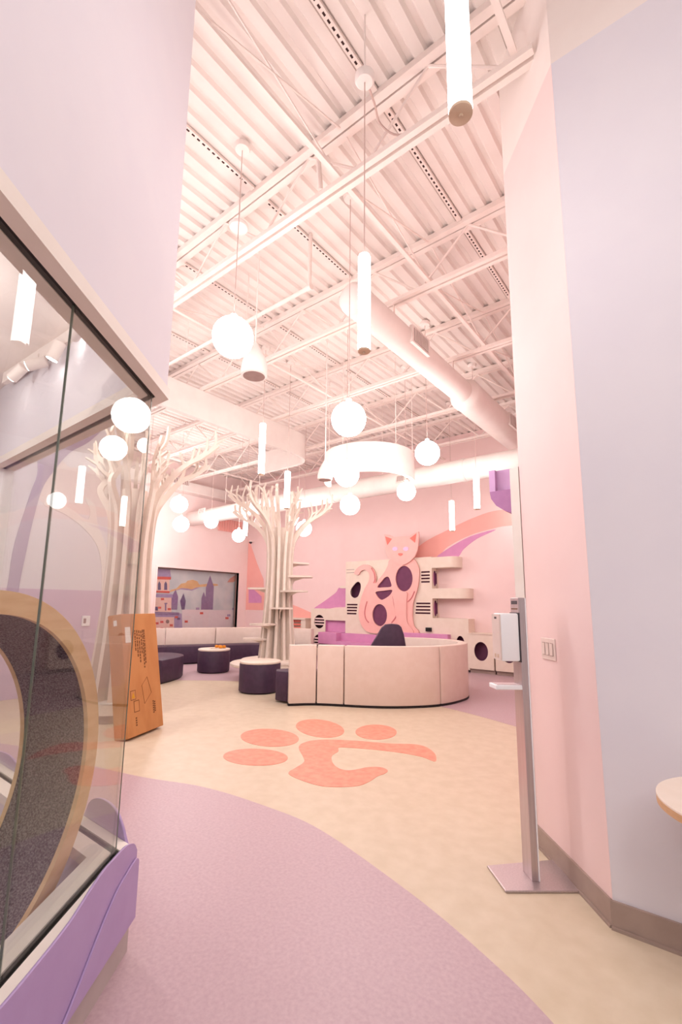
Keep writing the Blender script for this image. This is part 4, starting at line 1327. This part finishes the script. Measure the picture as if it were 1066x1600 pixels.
# ================================================================ RIGHT FOREGROUND
uu = np.array([math.cos(TH), math.sin(TH), 0]); vv = np.array([-.68, .733, 0])
pc_ = Zp(829.5, 1369, .012); pc_ = np.array([pc_[0], pc_[1], 0])
st = thing('sanitizer_stand', 'tall metal hand sanitizer stand on a flat plate, against the pink wall', 'sanitizer stand', tuple(pc_))
bp_ = [Zp(*p, .012) for p in ((761, 1352), (790, 1392), (906, 1392), (865, 1343))]
cc = sum(bp_)/4
MB().prism([(q[0], q[1], .001) for q in bp_], (0, 0, .012)).build('base_plate', 'metal', st, bevel=.004)
HP = 1.475
MB().obox(pc_+np.array([0, 0, HP/2+.006]), uu*.018, vv*.052, (0, 0, HP/2-.006)).build('post', 'metal', st, bevel=.003)
MB().obox(pc_+uu*.021+np.array([0, 0, HP/2+.006]), uu*.003, vv*.054, (0, 0, HP/2-.008)).build('edge_strip', 'plastic', st)
fx = -uu
zd0, zd1 = hz(790, 1031, pc_), hz(790, 958, pc_)
dq = pc_+fx*.073+np.array([0, 0, (zd0+zd1)/2])
MB().obox(dq, fx*.052, vv*.055, (0, 0, (zd1-zd0)/2)).build('dispenser', 'plastic', st, True, bevel=.010)
MB().obox(dq+fx*.054, fx*.004, vv*.052, (0, 0, (zd1-zd0)/2-.006)).build('front_cover', 'cream_plastic', st, label='cream front cover of the dispenser')
MB().obox(pc_+fx*.0192+np.array([0, 0, (zd0+zd1)/2]), fx*.0025, vv*.058, (0, 0, (zd1-zd0)/2+.004)).build('back_plate', 'smoke', st)
for s in (-.018, .018): MB().obox(dq+fx*.0585+vv*s+np.array([0, 0, -(zd1-zd0)*.40]), fx*.0008, vv*.010, (0, 0, .010)).build('indicator', 'cap', st)
MB().obox(dq+fx*.0585+np.array([0, 0, (zd1-zd0)*.40]), fx*.0008, vv*.014, (0, 0, .006)).build('badge', 'smoke', st)
ztr = hz(795, 1071, pc_)
MB().obox(pc_+fx*.085+np.array([0, 0, ztr]), fx*.078, vv*.05, (0, 0, .012)).build('drip_tray', 'plastic', st, bevel=.004)
MB().obox(pc_+fx*.085+np.array([0, 0, ztr+.0125]), fx*.064, vv*.038, (0, 0, .0015)).build('tray_insert', 'metal', st)
zs = hz(808, 947, pc_)
MB().obox(pc_+fx*.0192+np.array([0, 0, zs+.02]), fx*.0012, vv*.035, (0, 0, .010)).build('printed_sign', 'smoke', st)
MB().obox(pc_+fx*.0192+np.array([0, 0, zs-.016]), fx*.0012, vv*.038, (0, 0, .003)).build('printed_line', 'ink', st)
MB().lathe([(.006, 0), (.006, .004)], pc_+fx*.011+np.array([0, 0, hz(808, 1055, pc_)]), 12, fx).build('screw', 'grey_eye', st)

sw = np.array([-.781, 2.974, 1.181])
wd = np.array([d_ for d_ in (PCX-PFX, PCY-PFY, 0)]); wd /= np.linalg.norm(wd)
wn_ = np.array([*nrm, 0])
sw = np.array([PCX, PCY, 0])+wd*((sw-np.array([PCX, PCY, 0]))@wd)+np.array([0, 0, 1.181])
ls = thing('light_switch', 'cream three-gang light switch plate on the pink wall', 'light switch', tuple(sw))
MB().obox(sw+wn_*.004, wd*.082, wn_*.004, (0, 0, .062)).build('plate', 'cream_plastic', ls, bevel=.003)
for k in (-1, 0, 1):
    MB().obox(sw+wn_*.0085+wd*.046*k, wd*.0185, wn_*.001, (0, 0, .036)).build('surround', 'grille', ls)
    MB().obox(sw+wn_*.0115+wd*.046*k, wd*.0165, wn_*.003, (0, 0, .033)).build('rocker', 'cream_plastic', ls)

th_ = Xp(133, 970, XN)
tm = thing('thermostat', 'small white thermostat on the mural wall, seen through the glass', 'thermostat', tuple(th_))
MB().box((XN+.009, th_[1]-.065, th_[2]-.085), (XN+.045, th_[1]+.065, th_[2]+.085)).build('body', 'plastic', tm, bevel=.01)
MB().box((XN+.045, th_[1]-.045, th_[2]-.04), (XN+.047, th_[1]-.005, th_[2]+.04)).build('screen', 'grille', tm)

bt = thing('bistro_table', 'pale round-ended table top at the right edge, by the lilac wall', 'table', (.10, 2.27, 0))
stad = [(.10+.335*math.cos(t), 2.27+.335*math.sin(t)) for t in np.linspace(PI/2, 1.5*PI, 40)]+[(1.7, 1.935), (1.7, 2.605)]
MB().prism([(*q, .712) for q in stad], (0, 0, .025)).build('edge_band', 'tedge', bt, True)
MB().prism([(*q, .737) for q in stad], (0, 0, .006)).build('table_top', 'ttop', bt, True)
for xx in (.35, 1.4):
    MB().lathe([(.035, .02), (.035, .712)], (xx, 2.27, 0), 20).build('column', 'metal', bt, True)
    MB().lathe([(.25, 0), (.25, .012), (.05, .025)], (xx, 2.27, 0), 40).build('foot', 'metal', bt, True)
